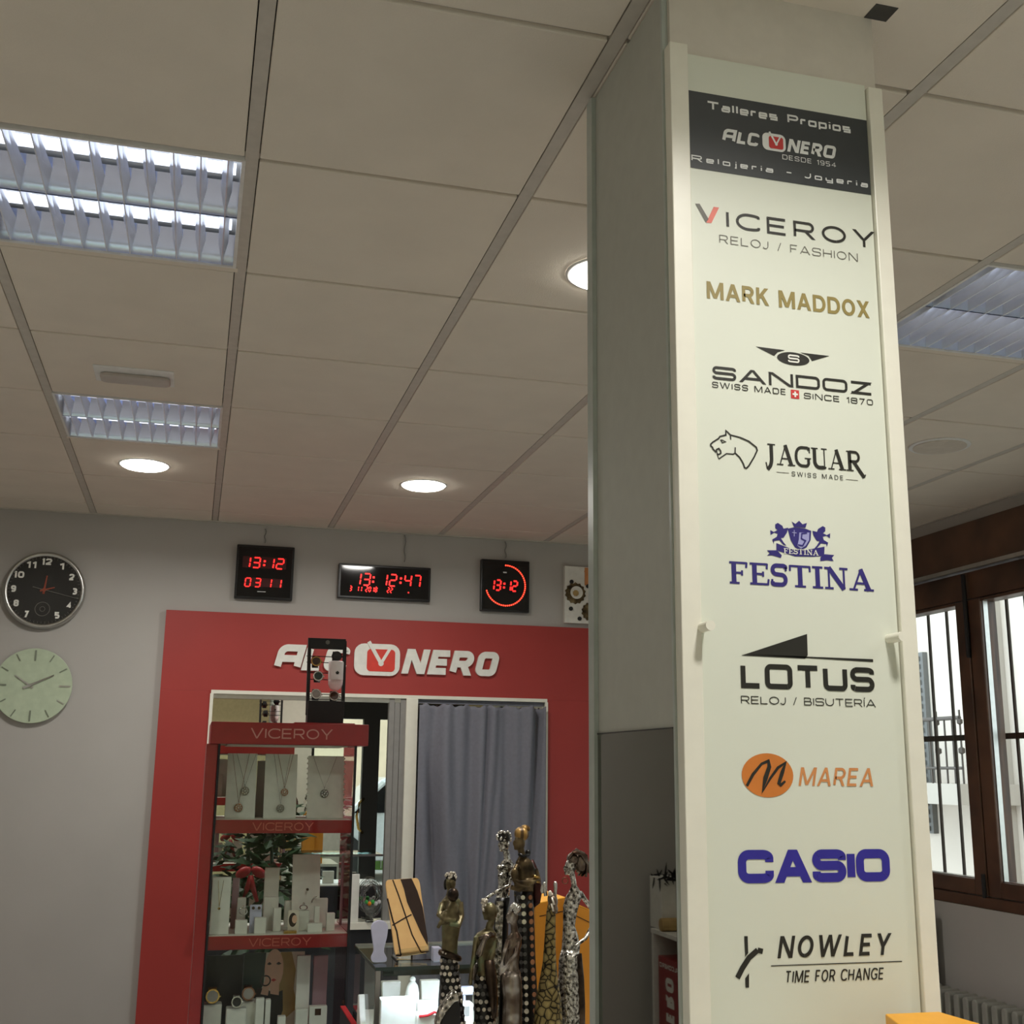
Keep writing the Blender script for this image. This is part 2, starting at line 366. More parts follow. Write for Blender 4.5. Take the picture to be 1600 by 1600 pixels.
GL_SQ['S_h'] = (.98, [[0, (1, .74), (1, 1, .27), (0, 1, .27), (0, .51, .25), (1, .51, .25), (1, 0, .27), (0, 0, .27), (0, .26)]])
GL_SQ['A_sq'] = (1, [[0, (0, 0), (0, 1, .3), (1, 1), (1, 0)], [0, (0, .42), (1, .42)]])
def rpath(pts, rad, closed, ax=1., n=7):
    out = []; N = len(pts)
    for i, p in enumerate(pts):
        r = p[2] if len(p) > 2 else 0
        if r == R_: r = rad
        if not r: out.append((p[0], p[1])); continue
        a, b = pts[i-1], pts[(i+1) % N]
        def toward(q):
            dx, dy = q[0]-p[0], q[1]-p[1]; d = math.hypot(dx, dy)
            k = min(r, d*.5 if r < .5 else d*.5)
            # keep corner visually circular unless it is a full ellipse
            if r < .45 and abs(dx) > abs(dy): k = min(d*.5, k/ax)
            return p[0]+dx/d*k, p[1]+dy/d*k
        A, Bb = toward(a), toward(b); cx, cy = A[0]+Bb[0]-p[0], A[1]+Bb[1]-p[1]
        for k in range(n+1):
            t = PI/2*k/n
            out.append((cx+(A[0]-cx)*math.cos(t)+(Bb[0]-cx)*math.sin(t), cy+(A[1]-cy)*math.cos(t)+(Bb[1]-cy)*math.sin(t)))
    return out
def ribbon(pts, t, closed=False, taper=None):
    """quads (2D) of a mitred stroke"""
    P = [pts[0]]
    for p in pts[1:]:
        if math.hypot(p[0]-P[-1][0], p[1]-P[-1][1]) > 1e-7: P.append(p)
    if closed and math.hypot(P[0][0]-P[-1][0], P[0][1]-P[-1][1]) < 1e-7: P.pop()
    n = len(P); L, R = [], []
    for i in range(n):
        a = P[i-1] if (i or closed) else None; b = P[(i+1) % n] if (i < n-1 or closed) else None
        def nd(p, q): d = math.hypot(q[0]-p[0], q[1]-p[1]); return ((q[0]-p[0])/d, (q[1]-p[1])/d)
        d1 = nd(a, P[i]) if a else None; d2 = nd(P[i], b) if b else None
        d1 = d1 or d2; d2 = d2 or d1
        n1 = (-d1[1], d1[0]); n2 = (-d2[1], d2[0]); mx, my = n1[0]+n2[0], n1[1]+n2[1]; q = math.hypot(mx, my) or 1
        mx, my = mx/q, my/q; k = 1/max(.62, mx*n1[0]+my*n1[1])
        h = (t if taper is None else taper[i])/2*k
        L.append((P[i][0]+mx*h, P[i][1]+my*h)); R.append((P[i][0]-mx*h, P[i][1]-my*h))
    return [[L[i], L[(i+1) % n], R[(i+1) % n], R[i]] for i in range(n if closed else n-1)]
def text_polys(s, x0, x1, zb, H, t, rad=.5, gap=.16, shear=0., font=None, wmul=1.):
    """fits string s between x0 and x1 on baseline zb, cap height H, stroke t (fraction of H)"""
    font = font or GL; T = t*H
    ch = list(s) if not isinstance(s, (list, tuple)) else s
    fixed = sum(T if font[k][0] == 0 else 0 for k in ch); flex = sum(font[k][0]*H*wmul for k in ch); gaps = gap*H*(len(ch)-1)
    kx = ((x1-x0)-fixed-gaps*1.0)/flex if flex else 1
    if kx <= .2: kx = (x1-x0-fixed)/(flex+gaps); gaps *= kx; gap *= kx
    out = []; x = x0
    for k in ch:
        wd, strokes = font[k]; W = T if wd == 0 else wd*H*wmul*kx
        for st in strokes:
            if st[0] == 'd':        # straight stroke with level ends
                (a0, b0), (a1, b1) = st[1:]; xx0, xx1 = x+T/2+a0*max(W-T, 0), x+T/2+a1*max(W-T, 0); dz = (b1-b0)*H; hw = T/2*min(1.9, math.hypot(xx1-xx0, dz)/abs(dz))
                if abs(a1-a0) > .15:
                    lim = x+hw, x+W-hw; xx0, xx1 = [min(max(q_, lim[0]), lim[1]) if k_ in 'AVWXY' else q_ for q_, k_ in ((xx0, k), (xx1, k))]
                out.append([(xx0-hw+shear*b0*H, zb+b0*H), (xx0+hw+shear*b0*H, zb+b0*H), (xx1+hw+shear*b1*H, zb+b1*H), (xx1-hw+shear*b1*H, zb+b1*H)]); continue
            pts = rpath(st[1:], rad, st[0], ax=max(.3, W/H))
            q = []
            for (a, b) in pts:
                X = x+T/2+a*max(W-T, 0) if wd else x+T/2+a*H*.3
                Z = T/2+b*(H-T)
                q.append((X+shear*Z, zb+Z))
            out += ribbon(q, T, st[0])
        x += W+gap*H
    return out
SER = {
 'F': (.85, [(1, [(.28, 0), (.28, 1)]), (0, [(.05, .03), (.56, .03)]), (0, [(.05, .96), (.97, .96)]), (0, [(.95, .99), (.92, .74)]), (0, [(.28, .5), (.7, .5)]), (0, [(.7, .62), (.7, .38)])]),
 'E': (.9, [(1, [(.28, 0), (.28, 1)]), (0, [(.05, .04), (.97, .04)]), (0, [(.05, .96), (.93, .96)]), (0, [(.91, .99), (.89, .74)]), (0, [(.97, .28), (.93, .01)]), (0, [(.28, .5), (.7, .5)]), (0, [(.7, .62), (.7, .38)])]),
 'S': (.8, [(.75, [(.86, .8, 0), (.86, .94, .13), (.14, .94, .25), (.14, .55, .2), (.86, .5, .2), (.86, .06, .25), (.12, .06, .13), (.12, .2)]), (0, [(.88, .98), (.88, .7)]), (0, [(.1, .3), (.1, .02)])]),
 'T': (1, [(1, [(.5, 0), (.5, 1)]), (0, [(.25, .03), (.75, .03)]), (0, [(.03, .96), (.97, .96)]), (0, [(.05, .99), (.05, .72)]), (0, [(.95, .99), (.95, .72)])]),
 'I': (.5, [(1, [(.5, 0), (.5, 1)]), (0, [(.02, .03), (.98, .03)]), (0, [(.02, .97), (.98, .97)])]),
 'N': (1.1, [(0, [(.2, 0), (.2, 1)]), (1, [(.2, 1), (.82, 0)]), (0, [(.83, 0), (.83, 1)]), (0, [(.02, .03), (.38, .03)]), (0, [(.02, .97), (.3, .97)]), (0, [(.65, .97), (1, .97)])]),
 'A': (1.1, [(0, [(.17, 0), (.52, 1)]), (1, [(.5, 1), (.84, 0)]), (0, [(.28, .33), (.72, .33)]), (0, [(0, .03), (.36, .03)]), (0, [(.62, .03), (1.04, .03)])]),
 'J': (.6, [(1, [(.55, 1), (.55, .0, .3), (.1, -.26)]), (0, [(.1, -.26), (-.05, .08)]), (0, [(.15, .97), (.95, .97)])]),
 'G': (1, [(.7, [(.9, .82), (.86, .95, .1), (.08, .95, .38), (.08, .05, .38), (.86, .05, .2), (.86, .42)]), (0, [(.93, .98), (.93, .7)]), (0, [(.62, .43), (1.02, .43)])]),
 'U': (1, [(1, [(.2, 1), (.2, .04, .3), (.82, .04, .3), (.82, .1)]), (0, [(.82, .06), (.82, 1)]), (0, [(.0, .97), (.42, .97)]), (0, [(.64, .97), (1, .97)])]),
 'R': (1, [(1, [(.25, 0), (.25, 1)]), (.6, [(.25, .95), (.85, .95, .24), (.85, .48, .24), (.25, .48)]), (1, [(.5, .48), (.92, -.02), (1.15, -.28)]), (0, [(.02, .03), (.48, .03)]), (0, [(.05, .97), (.4, .97)]), (0, [(1.15, -.28), (1.25, -.12)])]),
}
def serif_polys(s, x0, x1, zb, H, thick=.19, thin=.07, gap=.05):
    wid = sum(SER[k][0] for k in s)*H+gap*H*(len(s)-1); kx = (x1-x0)/wid; x = x0; out = []
    for k in s:
        W = SER[k][0]*H*kx
        for wgt, pts in SER[k][1]:
            t = thin+(thick-thin)*wgt
            q = [(x+a*W, zb+b*H) for a, b in rpath(pts, .3, 0)]
            out += ribbon(q, t*H, False)
        x += W+gap*H*kx
    return out
def put(mb, polys, fn, th=0):
    """polys in 2D -> faces; fn(a, b, d) gives the 3D point d in front of the surface"""
    for i, p in enumerate(polys):
        if th: mb.prism([fn(a, b, 0) for a, b in p], fn(0, 0, th+.00004*(i % 24))-fn(0, 0, 0))
        else: mb.add([fn(a, b, .0006) for a, b in p], [tuple(range(len(p)))])
    return mb
SEG = {'0': 'abcdef', '1': 'bc', '2': 'abged', '3': 'abgcd', '4': 'fgbc', '5': 'afgcd', '6': 'afgedc', '7': 'abc', '8': 'abcdefg', '9': 'abcdfg'}
def seg_polys(s, x, zb, H, W, pitch, t=.13, shear=.1):
    out = []; T = t*H; g = .012*H
    for k in s:
        if k == ':':
            for zc in (.3, .68): out.append([(x+shear*zc*H+a*T*.75, zb+zc*H+b*T*.75) for a, b in ((-1, -1), (1, -1), (1, 1), (-1, 1))])
            x += pitch*.42; continue
        if k == ' ': x += pitch*.5; continue
        P = {'a': ((0, 1), (1, 1)), 'g': ((0, .5), (1, .5)), 'd': ((0, 0), (1, 0)), 'f': ((0, .5), (0, 1)), 'e': ((0, 0), (0, .5)), 'b': ((1, .5), (1, 1)), 'c': ((1, 0), (1, .5))}
        for sg in SEG[k]:
            (a0, b0), (a1, b1) = P[sg]
            p0 = (x+a0*W+shear*b0*H, zb+b0*H); p1 = (x+a1*W+shear*b1*H, zb+b1*H)
            d = math.hypot(p1[0]-p0[0], p1[1]-p0[1]); ux, uz = (p1[0]-p0[0])/d, (p1[1]-p0[1])/d; m = T*.45
            out += ribbon([(p0[0]+ux*m, p0[1]+uz*m), (p1[0]-ux*m, p1[1]-uz*m)], T)
        x += pitch
    return out
def circ(cx, cz, rx, rz=None, n=32, a0=0): rz = rz or rx; return [(cx+rx*math.cos(a0+2*PI*k/n), cz+rz*math.sin(a0+2*PI*k/n)) for k in range(n)]
def rrect(x0, x1, z0, z1, r, n=5):
    out = []
    for cx, cz, a in ((x1-r, z1-r, 0), (x0+r, z1-r, 90), (x0+r, z0+r, 180), (x1-r, z0+r, 270)):
        for k in range(n+1): t = math.radians(a+90*k/n); out.append((cx+r*math.cos(t), cz+r*math.sin(t)))
    return out

# ================================================================== THE SETTING
XL, XR, YB = -1.55, 3.56, -2.2
GX, GY, P = .0409, 2.3117, .6
YWF = YW
struct(B(XL-.2, XR+.3, YB-.2, YW+.2, -.1, 0).build('floor', 'floor'))
LUM = {(-1, 0), (-1, 3), (3, 0)}
mb = MB()
for i in range(-4, 7):
    for j in range(-8, 8):
        x0, x1 = GX+P*i+.016, GX+P*(i+1)-.016; y0, y1 = GY+P*j+.0065, GY+P*(j+1)-.0065
        x0, x1, y0, y1 = max(x0, XL), min(x1, XR), max(y0, YB), min(y1, YW)
        if x1-x0 < .03 or y1-y0 < .02 or (i, j) in LUM: continue
        mb.box(x0, x1, y0, y1, CEIL, CEIL+.018)
struct(mb.build('ceiling', 'tile', loc=(0, 2, CEIL), bevel=.003))
mb = MB()
for i in range(-3, 7):
    x = GX+P*i
    if x < XR: mb.box(x-.0138, x+.0138, YB, YW, CEIL+.0015, CEIL+.03)
for j in range(-7, 8):
    y = GY+P*j
    if y < YW: mb.box(XL, XR, y-.012, y+.012, CEIL+.010, CEIL+.03)
struct(mb.build('trim_1', 'tbar', loc=(0, 2, CEIL+.003)))
struct(B(XL, XR, YB, YW, CEIL+.12, CEIL+.14).build('ceiling_slab', 'void'))
mb = MB(); mb.box(XL-.15, XL, YB, YW+.15, 0, CEIL+.2); struct(mb.build('wall_left', 'wall'))
# back wall, its mirror recess is only a shallow rebate in the red panel in front of it
struct(B(XL, XR+.15, YW, YW+.15, 0, CEIL+.2).build('wall_back', 'wall'))
# perimeter angle trims
mb = MB(); mb.box(XL, XR, YW-.02, YW, CEIL-.004, CEIL+.004); mb.box(XR-.02, XR, YB, YW-.02, CEIL-.004, CEIL+.004)
struct(mb.build('trim_2', 'tbar'))
# right wall with window opening
WY0, WY1, WZ0, WZ1 = 2.6, 5.62, .905, 2.69
mb = MB(); mb.box(XR, XR+.25, YB, YW, 0, WZ0); mb.box(XR, XR+.25, YB, YW, WZ1, CEIL+.2)
mb.box(XR, XR+.25, YB, WY0, WZ0, WZ1); mb.box(XR, XR+.25, WY1, YW, WZ0, WZ1)
struct(mb.build('wall_right', 'wall'))
# ---------------- window_1
wf = MB()
SX0, SX1 = XR+.03, XR+.09
yA, yB, yM = WY0+.02, WY1-.02, 4.81
wf.box(XR+.01, XR+.11, WY0, WY1, .905, .957); wf.box(XR+.01, XR+.11, WY0, WY1, 2.33, 2.462)
wf.box(XR+.01, XR+.11, WY0, WY0+.05, .957, 2.33); wf.box(XR+.01, XR+.11, WY1-.05, WY1, .957, 2.33)
win = struct(wf.build('window_1', 'brown', bevel=.004))
def sash(y0, y1, name):
    m = MB(); a = .088
    m.box(SX0-.03, SX1, y0, y0+a, .962, 2.325); m.box(SX0-.03, SX1, y1-a, y1, .962, 2.325)
    m.box(SX0-.03, SX1, y0+a, y1-a, .962, 1.033); m.box(SX0-.03, SX1, y0+a, y1-a, 2.31, 2.325)
    s_ = m.build('window_sash', 'brown', win, bevel=.005)
    B(SX0+.02, SX0+.026, y0+a-.005, y1-a+.005, 1.03, 2.312).build('window_pane', 'glassclear', s_)
    m = MB(); b = .004
    m.box(SX0-.012, SX0+.012, y0+a, y0+a+b, 1.033, 2.31); m.box(SX0-.012, SX0+.012, y1-a-b, y1-a, 1.033, 2.31); m.box(SX0-.012, SX0+.012, y0+a, y1-a, 1.033, 1.033+b)
    m.build('glazing_bead', 'steel', s_)
sash(4.815, 5.565, 'far'); sash(4.0, 4.805, 'near'); sash(2.66, 3.99, 'first')
m = MB(); m.tube([(XR-.012, 4.822, .955), (XR-.012, 4.822, 1.06)], .009); m.build('window_handle', 'blackm', win)
m = MB(); m.tube([(XR-.01, 4.81, 2.05), (XR-.01, 4.81, 2.45)], .011); m.build('window_bolt', 'blackm', win)
# roller shutter box above the window
sb = B(XR-.035, XR+.11, WY0, WY1, 2.475, 2.69).build('trim_3', 'brown', bevel=.004); struct(sb)
m = B(XR-.042, XR-.03, WY0, WY1, 2.462, 2.482); m.build('metal_edge', 'steel', sb)
# wrought bars outside
bars = thing('window_grille', 'dark iron bars outside the brown window', 'window grille', (XR+.2, 4.5, .95))
BX = XR+.2
for (u, v) in ((1450, 960), (1478.5, 955), (1539, 945), (1572, 935), (1601, 930), (1422, 965), (1640, 925), (1690, 915)):
    y = at_x(u, v, BX).y
    MB().tube([(BX, y, .85), (BX, y, 2.72)], .0085, 8).build('bar', 'iron', bars)
zb = at_x(1445, 1155, BX).z
B(BX-.006, BX+.006, WY0, WY1, zb-.014, zb+.014).build('cross_bar', 'iron', bars)
# ---------------- entrance side, behind the camera (seen in the mirror)
OX0, OX1, OZ = 1.2, 3.3, 2.1
mb = MB(); mb.box(XL, -1.45, YB-.15, YB, 0, CEIL+.2); mb.box(-.05, OX0, YB-.15, YB, 0, CEIL+.2); mb.box(OX1, XR, YB-.15, YB, 0, CEIL+.2)
mb.box(-1.45, -.05, YB-.15, YB, 0, .5); mb.box(-1.45, -.05, YB-.15, YB, 2.25, CEIL+.2); mb.box(OX0, OX1, YB-.15, YB, 2.3, CEIL+.2)
struct(mb.build('wall_front', 'cream'))
mb = MB(); mb.box(OX0, OX1, YB-.12, YB+.03, OZ, 2.3); mb.box(OX0, OX0+.07, YB-.1, YB+.02, 0, OZ); mb.box(OX1-.07, OX1, YB-.1, YB+.02, 0, OZ); mb.box(2.03, 2.23, YB-.1, YB+.02, 0, OZ)
d1 = struct(mb.build('door_1', 'blackm'))
B(OX0+.07, 2.03, YB-.05, YB-.04, .02, OZ).build('door_pane', 'glassdoor', d1)
B(2.23, OX1-.07, YB-.05, YB-.04, .02, OZ).build('side_pane', 'glassdoor', d1)
mb = MB(); mb.tube([(2.06, YB+.03, .75), (2.0, YB+.09, .8), (1.97, YB+.1, .95), (2.0, YB+.09, 1.1), (2.06, YB+.03, 1.15)], .016); mb.build('door_handle', 'gold', d1, smooth=True)
mb = MB(); mb.box(-1.45, -.05, YB-.12, YB, .5, .56); mb.box(-1.45, -.05, YB-.12, YB, 2.19, 2.25); mb.box(-1.45, -1.39, YB-.12, YB, .5, 2.25); mb.box(-.11, -.05, YB-.12, YB, .5, 2.25)
w2 = struct(mb.build('window_2', 'white_wall')); B(-1.4, -.1, YB-.06, YB-.05, .55, 2.2).build('window_pane', 'glassdoor', w2)  # unseen window added to let daylight into the room
# street outside
struct(B(-14, 16, -16, YB-.15, -.16, -.04).build('ground', 'pave'))
struct(B(3.85, 16, -2, 16, -.16, -.05).build('ground_yard', 'plaster2'))
tag(B(-10, 14, -9.2, -6.6, -.04, .22).build('grass_verge', 'grass'), 'green grass verge across the street, seen in the mirror', 'grass')
rl = thing('street_railing', 'thin metal railing in front of the grass verge, seen in the mirror', 'railing', (2, -6.4, 0))
for k in range(40): B(-2+.16*k, -1.985+.16*k, -6.41, -6.395, 0, .95).build('baluster', 'steel', rl)
B(-2.1, 4.4, -6.42, -6.38, .92, .97).build('rail', 'steel', rl)
hb = B(-12, 14, -15, -12, -.05, 6).build('facade', 'brick'); tag(hb, 'ochre building across the street, seen in the mirror', 'building')
cr = thing('parked_car', 'pale silver car parked across the street, seen in the mirror', 'car', (3.4, -5.3, 0))
m = MB(); prof = [(-2.1, .25), (-2.1, .7), (-1.3, .85), (-.75, 1.38), (.8, 1.4), (1.5, .92), (2.05, .82), (2.1, .25)]
m.prism([(3.4+a, -6.1, b) for a, b in prof], (0, 1.65, 0)); m.build('car_body', 'carpaint', cr, bevel=.06)
m = MB(); m.prism([(3.4+a, -4.44, b) for a, b in ((-1.15, .9), (-.7, 1.3), (.72, 1.32), (1.25, .92))], (0, .01, 0)); m.build('car_window', 'darkglass', cr)
for a in (-1.3, 1.3):
    for yy in (-6.1, -4.62): MB().disc((3.4+a, yy, .3), (0, 1, 0), .32, .2).build('wheel', 'blackm', cr)
# ---------------- house across the yard, seen through the window
EX = 6.3
hs = thing('neighbour_house', 'pale rendered house wall across the yard behind the window bars', 'building', (EX, 7, 0))
B(EX, EX+.4, 3, 12.5, -.05, 9).build('wall', 'plaster', hs)
a = at_x(1430, 1022, EX); b = at_x(1461, 1210, EX)
B(EX-.05, EX, b.y, a.y+.5, b.z-.5, a.z).build('shutter', 'shutter', hs)
m = MB(); zt = a.z
for k in range(34): m.box(EX-.065, EX-.05, b.y+.04, a.y+.46, b.z-.48+.07*k, b.z-.44+.07*k) if b.z-.44+.07*k < zt else None
m.build('shutter_slats', 'shutter', hs)
a = at_x(1440, 1125, EX-.5); b = at_x(1509, 1225, EX-.5)
bal = MB(); bal.box(EX-.55, EX, b.y, a.y+1.2, b.z-.16, b.z)
bal.build('balcony_slab', 'plaster2', hs)
m = MB(); m.tube([(EX-.5, b.y+.02, a.z), (EX-.5, a.y+1.2, a.z)], .016); m.tube([(EX-.5, b.y+.02, b.z+.12), (EX-.5, a.y+1.2, b.z+.12)], .012)
for k in range(22):
    y = b.y+.02+k*.1; m.tube([(EX-.5, y, b.z), (EX-.5, y, a.z+(.06 if k % 3 == 0 else 0))], .008, 6)
    if k % 3 == 0: m.ball((EX-.5, y, a.z-.03), .028, 6); m.ball((EX-.5, y, (a.z+b.z)/2), .032, 6)
m.build('balcony_railing', 'iron', hs)
B(EX-.12, EX, at_x(1575, 1100, EX).y, at_x(1541, 1100, EX).y, 0, 8).build('downpipe_pier', 'plaster2', hs)

# ------------------------------------------------------------------ pillar
PX0, PX1, PY0, PY1 = .664, 1.034, 1.536, 1.9
pil = struct(B(PX0, PX1, PY0, PY1, 0, CEIL).build('pillar', 'board_top'))
pt = B(.657, .688, 1.521, 1.545, .0, 2.632).build('trim_4', 'trim', bevel=.0015); struct(pt)
pr = B(1.0105, 1.0365, 1.521, 1.90, .0, 2.614).build('trim_5', 'trim', bevel=.0015); struct(pr)
struct(B(.648, .664, 1.874, 1.902, 0, CEIL-.012).build('trim_6', 'edge'))
struct(B(.6545, .664, 1.5455, 1.552, 0, CEIL-.012).build('trim_7', 'edge'))
struct(B(1.02, 1.062, 1.498, 1.5355, CEIL-.0012, CEIL+.001).build('tile_gap_shade', 'void'))  # dark sheet painted in for the shaded hole in the tile
gp = B(.656, .664, 1.552, 1.8735, 1.5625, CEIL-.012).build('pillar_cladding', 'pil_grey')
tag(gp, 'plain grey panel on the left side of the pillar above the dark mirror', 'panel')
XM = .654
mp = thing('pillar_mirror', 'dark mirror on the left side of the pillar below the grey panel', 'mirror', (XM, 1.71, .1))
B(XM, .664, 1.552, 1.8735, .1, 1.5605).build('mirror_glass', 'mirror_smoke', mp)
B(XM-.001, .663, 1.552, 1.8735, 1.5605, 1.5625).build('edge_line', 'black', mp)

# ------------------------------------------------------------------ sign board with the watch brands
FY = 1.529
sg = thing('sign_board', 'tall white sign board of watch brand logos on the pillar', 'sign', (.85, FY, .1))
B(.689, 1.0085, FY, 1.536, .1, 2.62).build('board', 'board', sg)
def fs(a, b, d=.0006): return Vector((a, FY-d, b))
def XZ(u, v): p = at_y(u, v, FY); return (p.x, p.z)
def crop(cx, cy, k): return lambda x, y: XZ(cx+x*k, cy+y*k)
def logo(polys, m, label=None, layer=0, name='logo_lettering'):
    mb = MB(); 
    for i, q in enumerate(polys): mb.add([Vector((a, FY-.0006-.0005*layer-.000022*(i % 16), b)) for a, b in q], [tuple(range(len(q)))])
    o = mb.build(name, m, sg)
    if label: part_label(o, label)
    return o
def line_text(s, L, Rr, H, t, **k):
    """L, Rr: pixel positions of the left and right ends of the baseline"""
    a, b = XZ(*L), XZ(*Rr); return text_polys(s, a[0], b[0], (a[1]+b[1])/2, H, t, **k)
def alconero(x0, x1, zb, H, fnadd, t=.235):
    """slanted square lettering with the clock-face O; returns (letters, clock ring, clock face, hands) polys"""
    W = x1-x0; sh = .22; L = []
    def seg(s, a, b): 
        for kk in text_polys(s, x0+a*W, x0+b*W, zb, H, t, rad=.2, gap=.1, shear=sh, font=GL_SQ): L.append(kk)
    seg(['A_sq'], 0.0, .108); seg('L', .122, .205); seg('C', .208, .3)
    seg('NERO', .555, .968)
    return L
# dark band
q = [XZ(1073, 136.2), XZ(1360.5, 194), XZ(1367, 309), XZ(1075.7, 258.5)]
zt, zb = (q[0][1]+q[1][1])/2, (q[2][1]+q[3][1])/2
logo([[(.6892, zb), (1.0082, zb), (1.0082, zt), (.6892, zt)]], 'sign_dark', 'charcoal band at the top of the board', name='dark_band')
k5 = crop(1040, 0, 360/1309)
a, b = k5(232, 615), k5(1050, 768); H = k5(232, 567)[1]-a[1]
logo(text_polys('Talleres Propios', a[0], b[0], (a[1]+b[1])/2, H*1.04, .215, rad=.08, gap=.22), 'silver_v', 'silver upper line on the dark band', 1)
a, b = k5(145, 905), k5(1148, 1078); H = k5(145, 872)[1]-a[1]
logo(text_polys('Relojeria - Joyeria', a[0], b[0], (a[1]+b[1])/2, H*1.04, .2, rad=.08, gap=.62), 'silver_v', 'silver widely spaced lower line on the dark band', 1)
a, b = k5(318, 798), k5(968, 912); Hh = k5(340, 727)[1]-k5(318, 798)[1]; zb_ = (a[1]+b[1])/2; W_ = (b[0]-a[0])/.985
logo(alconero(a[0], a[0]+W_, zb_, Hh, None), 'silver_v', 'silver slanted letters of the shop name', 1)
def clockO(x0, W, zb, H):
    cx0, cx1 = x0+.345*W, x0+.545*W; z0, z1 = zb-.12*H, zb+1.2*H
    ring = rrect(cx0, cx1, z0, z1, .3*(z1-z0)); 
    fx0, fx1 = cx0+.055*W, cx1-.022*W; fz0, fz1 = z0+.13*(z1-z0), z1-.17*(z1-z0)
    face = rrect(fx0, fx1, fz0, fz1, .12*(z1-z0))
    fcx, fcz = (fx0+fx1)/2, fz0+.36*(fz1-fz0); 
    hands = ribbon([(cx0+.06*W, z1+.08*H), (fcx, fcz)], .016*W)+ribbon([(fcx, fcz), (fx1-.025*W, fz1+.02*H)], .013*W)+[circ(fcx, fcz, .012*W, n=12)]
    return ring, face, hands
rg, fc, hd = clockO(a[0], W_, zb_, Hh)
logo([rg], 'silver_v', None, 1, 'clock_emblem'); logo([fc], 'red_v', None, 2, 'emblem_face'); logo(hd, 'silver_v', None, 3, 'emblem_hands')
a, b = k5(662, 905), k5(968, 955)
logo(text_polys('DESDE 1954', a[0], b[0], (a[1]+b[1])/2, .0085, .14, rad=.25, gap=.3), 'silver_v', None, 1)
# first brand line
a, b = k5(345, 1284), k5(1185, 1412); zb_ = k5(360, 1288)[1]; H = k5(345, 1188)[1]-k5(345, 1284)[1]; ze = k5(1125, 1412)[1]; zb_ = (zb_+ze)/2
logo(text_polys('ICEROY', a[0], k5(1187, 1330)[0], zb_, H, .155, gap=.42), 'ink', 'dark wide sans letters')
v = [k5(168, 1158), k5(192, 1158), k5(243, 1245), k5(228, 1266)]; logo([v], 'grey_v', 'grey left arm of the V')
v = [k5(272, 1176), k5(303, 1180), k5(260, 1268), k5(230, 1266)]; logo([v], 'coral_v', 'coral right arm of the V')
a, b = k5(305, 1372), k5(1092, 1496); H = k5(305, 1325)[1]-a[1]
logo(text_polys('RELOJ / FASHION', a[0], b[0], (a[1]+b[1])/2, H, .1, gap=.28), 'grey_v')
k6 = crop(1080, 420, .225)
a, b = k6(108, 195), k6(1240, 355); H = k6(108, 78)[1]-a[1]
logo(text_polys('MARK MADDOX', a[0], b[0], (a[1]+b[1])/2, H*1.02, .19, gap=.12), 'olive_v', 'olive gold capitals')
# winged oval emblem and wide letters
a, b = k6(148, 760), k6(1258, 888); H = k6(148, 668)[1]-k6(148, 762)[1]
logo(text_polys('SANDOZ', a[0], b[0], (a[1]+b[1])/2, H*.98, .2, rad=.3, gap=.22), 'ink', 'black extended letters under the winged oval')
logo([[k6(447, 540), k6(650, 566), k6(600, 580), k6(575, 606)]], 'ink', None, 0, 'wing_emblem')
logo([[k6(755, 582), k6(958, 606), k6(838, 642), k6(815, 605)]], 'ink', None, 0, 'wing_emblem')
ca, cb = k6(595, 612), k6(820, 640); c_ = ((ca[0]+cb[0])/2, (ca[1]+cb[1])/2); rz = (k6(707, 583)[1]-k6(707, 673)[1])/2
logo([circ(c_[0], c_[1], (cb[0]-ca[0])/2, rz)], 'ink', None, 0, 'oval_emblem')
logo(text_polys('S', k6(668, 600)[0], k6(748, 600)[0], c_[1]-rz*.6, rz*1.2, .2, rad=.3), 'white_v', None, 1)
a, b = k6(145, 822), k6(657, 880); logo(text_polys('SWISS MADE', a[0], b[0], (a[1]+b[1])/2, .0095, .15, rad=.3, gap=.3), 'ink')
a, b = k6(782, 896), k6(1262, 955); logo(text_polys('SINCE 1870', a[0], b[0], (a[1]+b[1])/2, .0095, .15, rad=.3, gap=.3), 'ink')
a, b = k6(690, 840), k6(750, 905); s_ = (b[0]-a[0])/2; cx, cz = (a[0]+b[0])/2, (a[1]+b[1])/2
logo([[(cx-s_, cz-s_), (cx+s_, cz-s_), (cx+s_, cz+s_), (cx-s_, cz+s_)]], 'red_v', 'small red square with a white cross', 0, 'flag_emblem')
logo([[(cx-.65*s_, cz-.2*s_), (cx+.65*s_, cz-.2*s_), (cx+.65*s_, cz+.2*s_), (cx-.65*s_, cz+.2*s_)], [(cx-.2*s_, cz-.65*s_), (cx+.2*s_, cz-.65*s_), (cx+.2*s_, cz+.65*s_), (cx-.2*s_, cz+.65*s_)]], 'white_v', None, 1, 'cross')
# cat head emblem and serif letters
k8 = crop(1090, 640, 150/1600)
def trace(K, pts, t, closed=False): return ribbon([K(*p) for p in pts], t, closed)
t_ = .0024
head = trace(k8, [(350, 825), (325, 745), (318, 690)], t_*.6)+trace(k8, [(350, 825), (480, 735), (590, 745), (622, 725), (625, 630)], t_*.8)
head += trace(k8, [(622, 725), (700, 800), (760, 905), (780, 970), (810, 980), (850, 940), (940, 790), (990, 680), (975, 630), (850, 530), (700, 465), (545, 425), (500, 380), (468, 350), (470, 425), (370, 450), (345, 485), (250, 545), (215, 580), (220, 610), (245, 630), (255, 660), (300, 705), (310, 670), (350, 650), (380, 690), (385, 730), (350, 750), (325, 740)], t_)
head += trace(k8, [(545, 425), (550, 500)], t_*.8)+trace(k8, [(385, 510), (410, 555), (470, 538), (400, 508)], t_*.7, True)
logo(head, 'ink', 'black outline of a snarling big cat head', 0, 'cat_emblem')
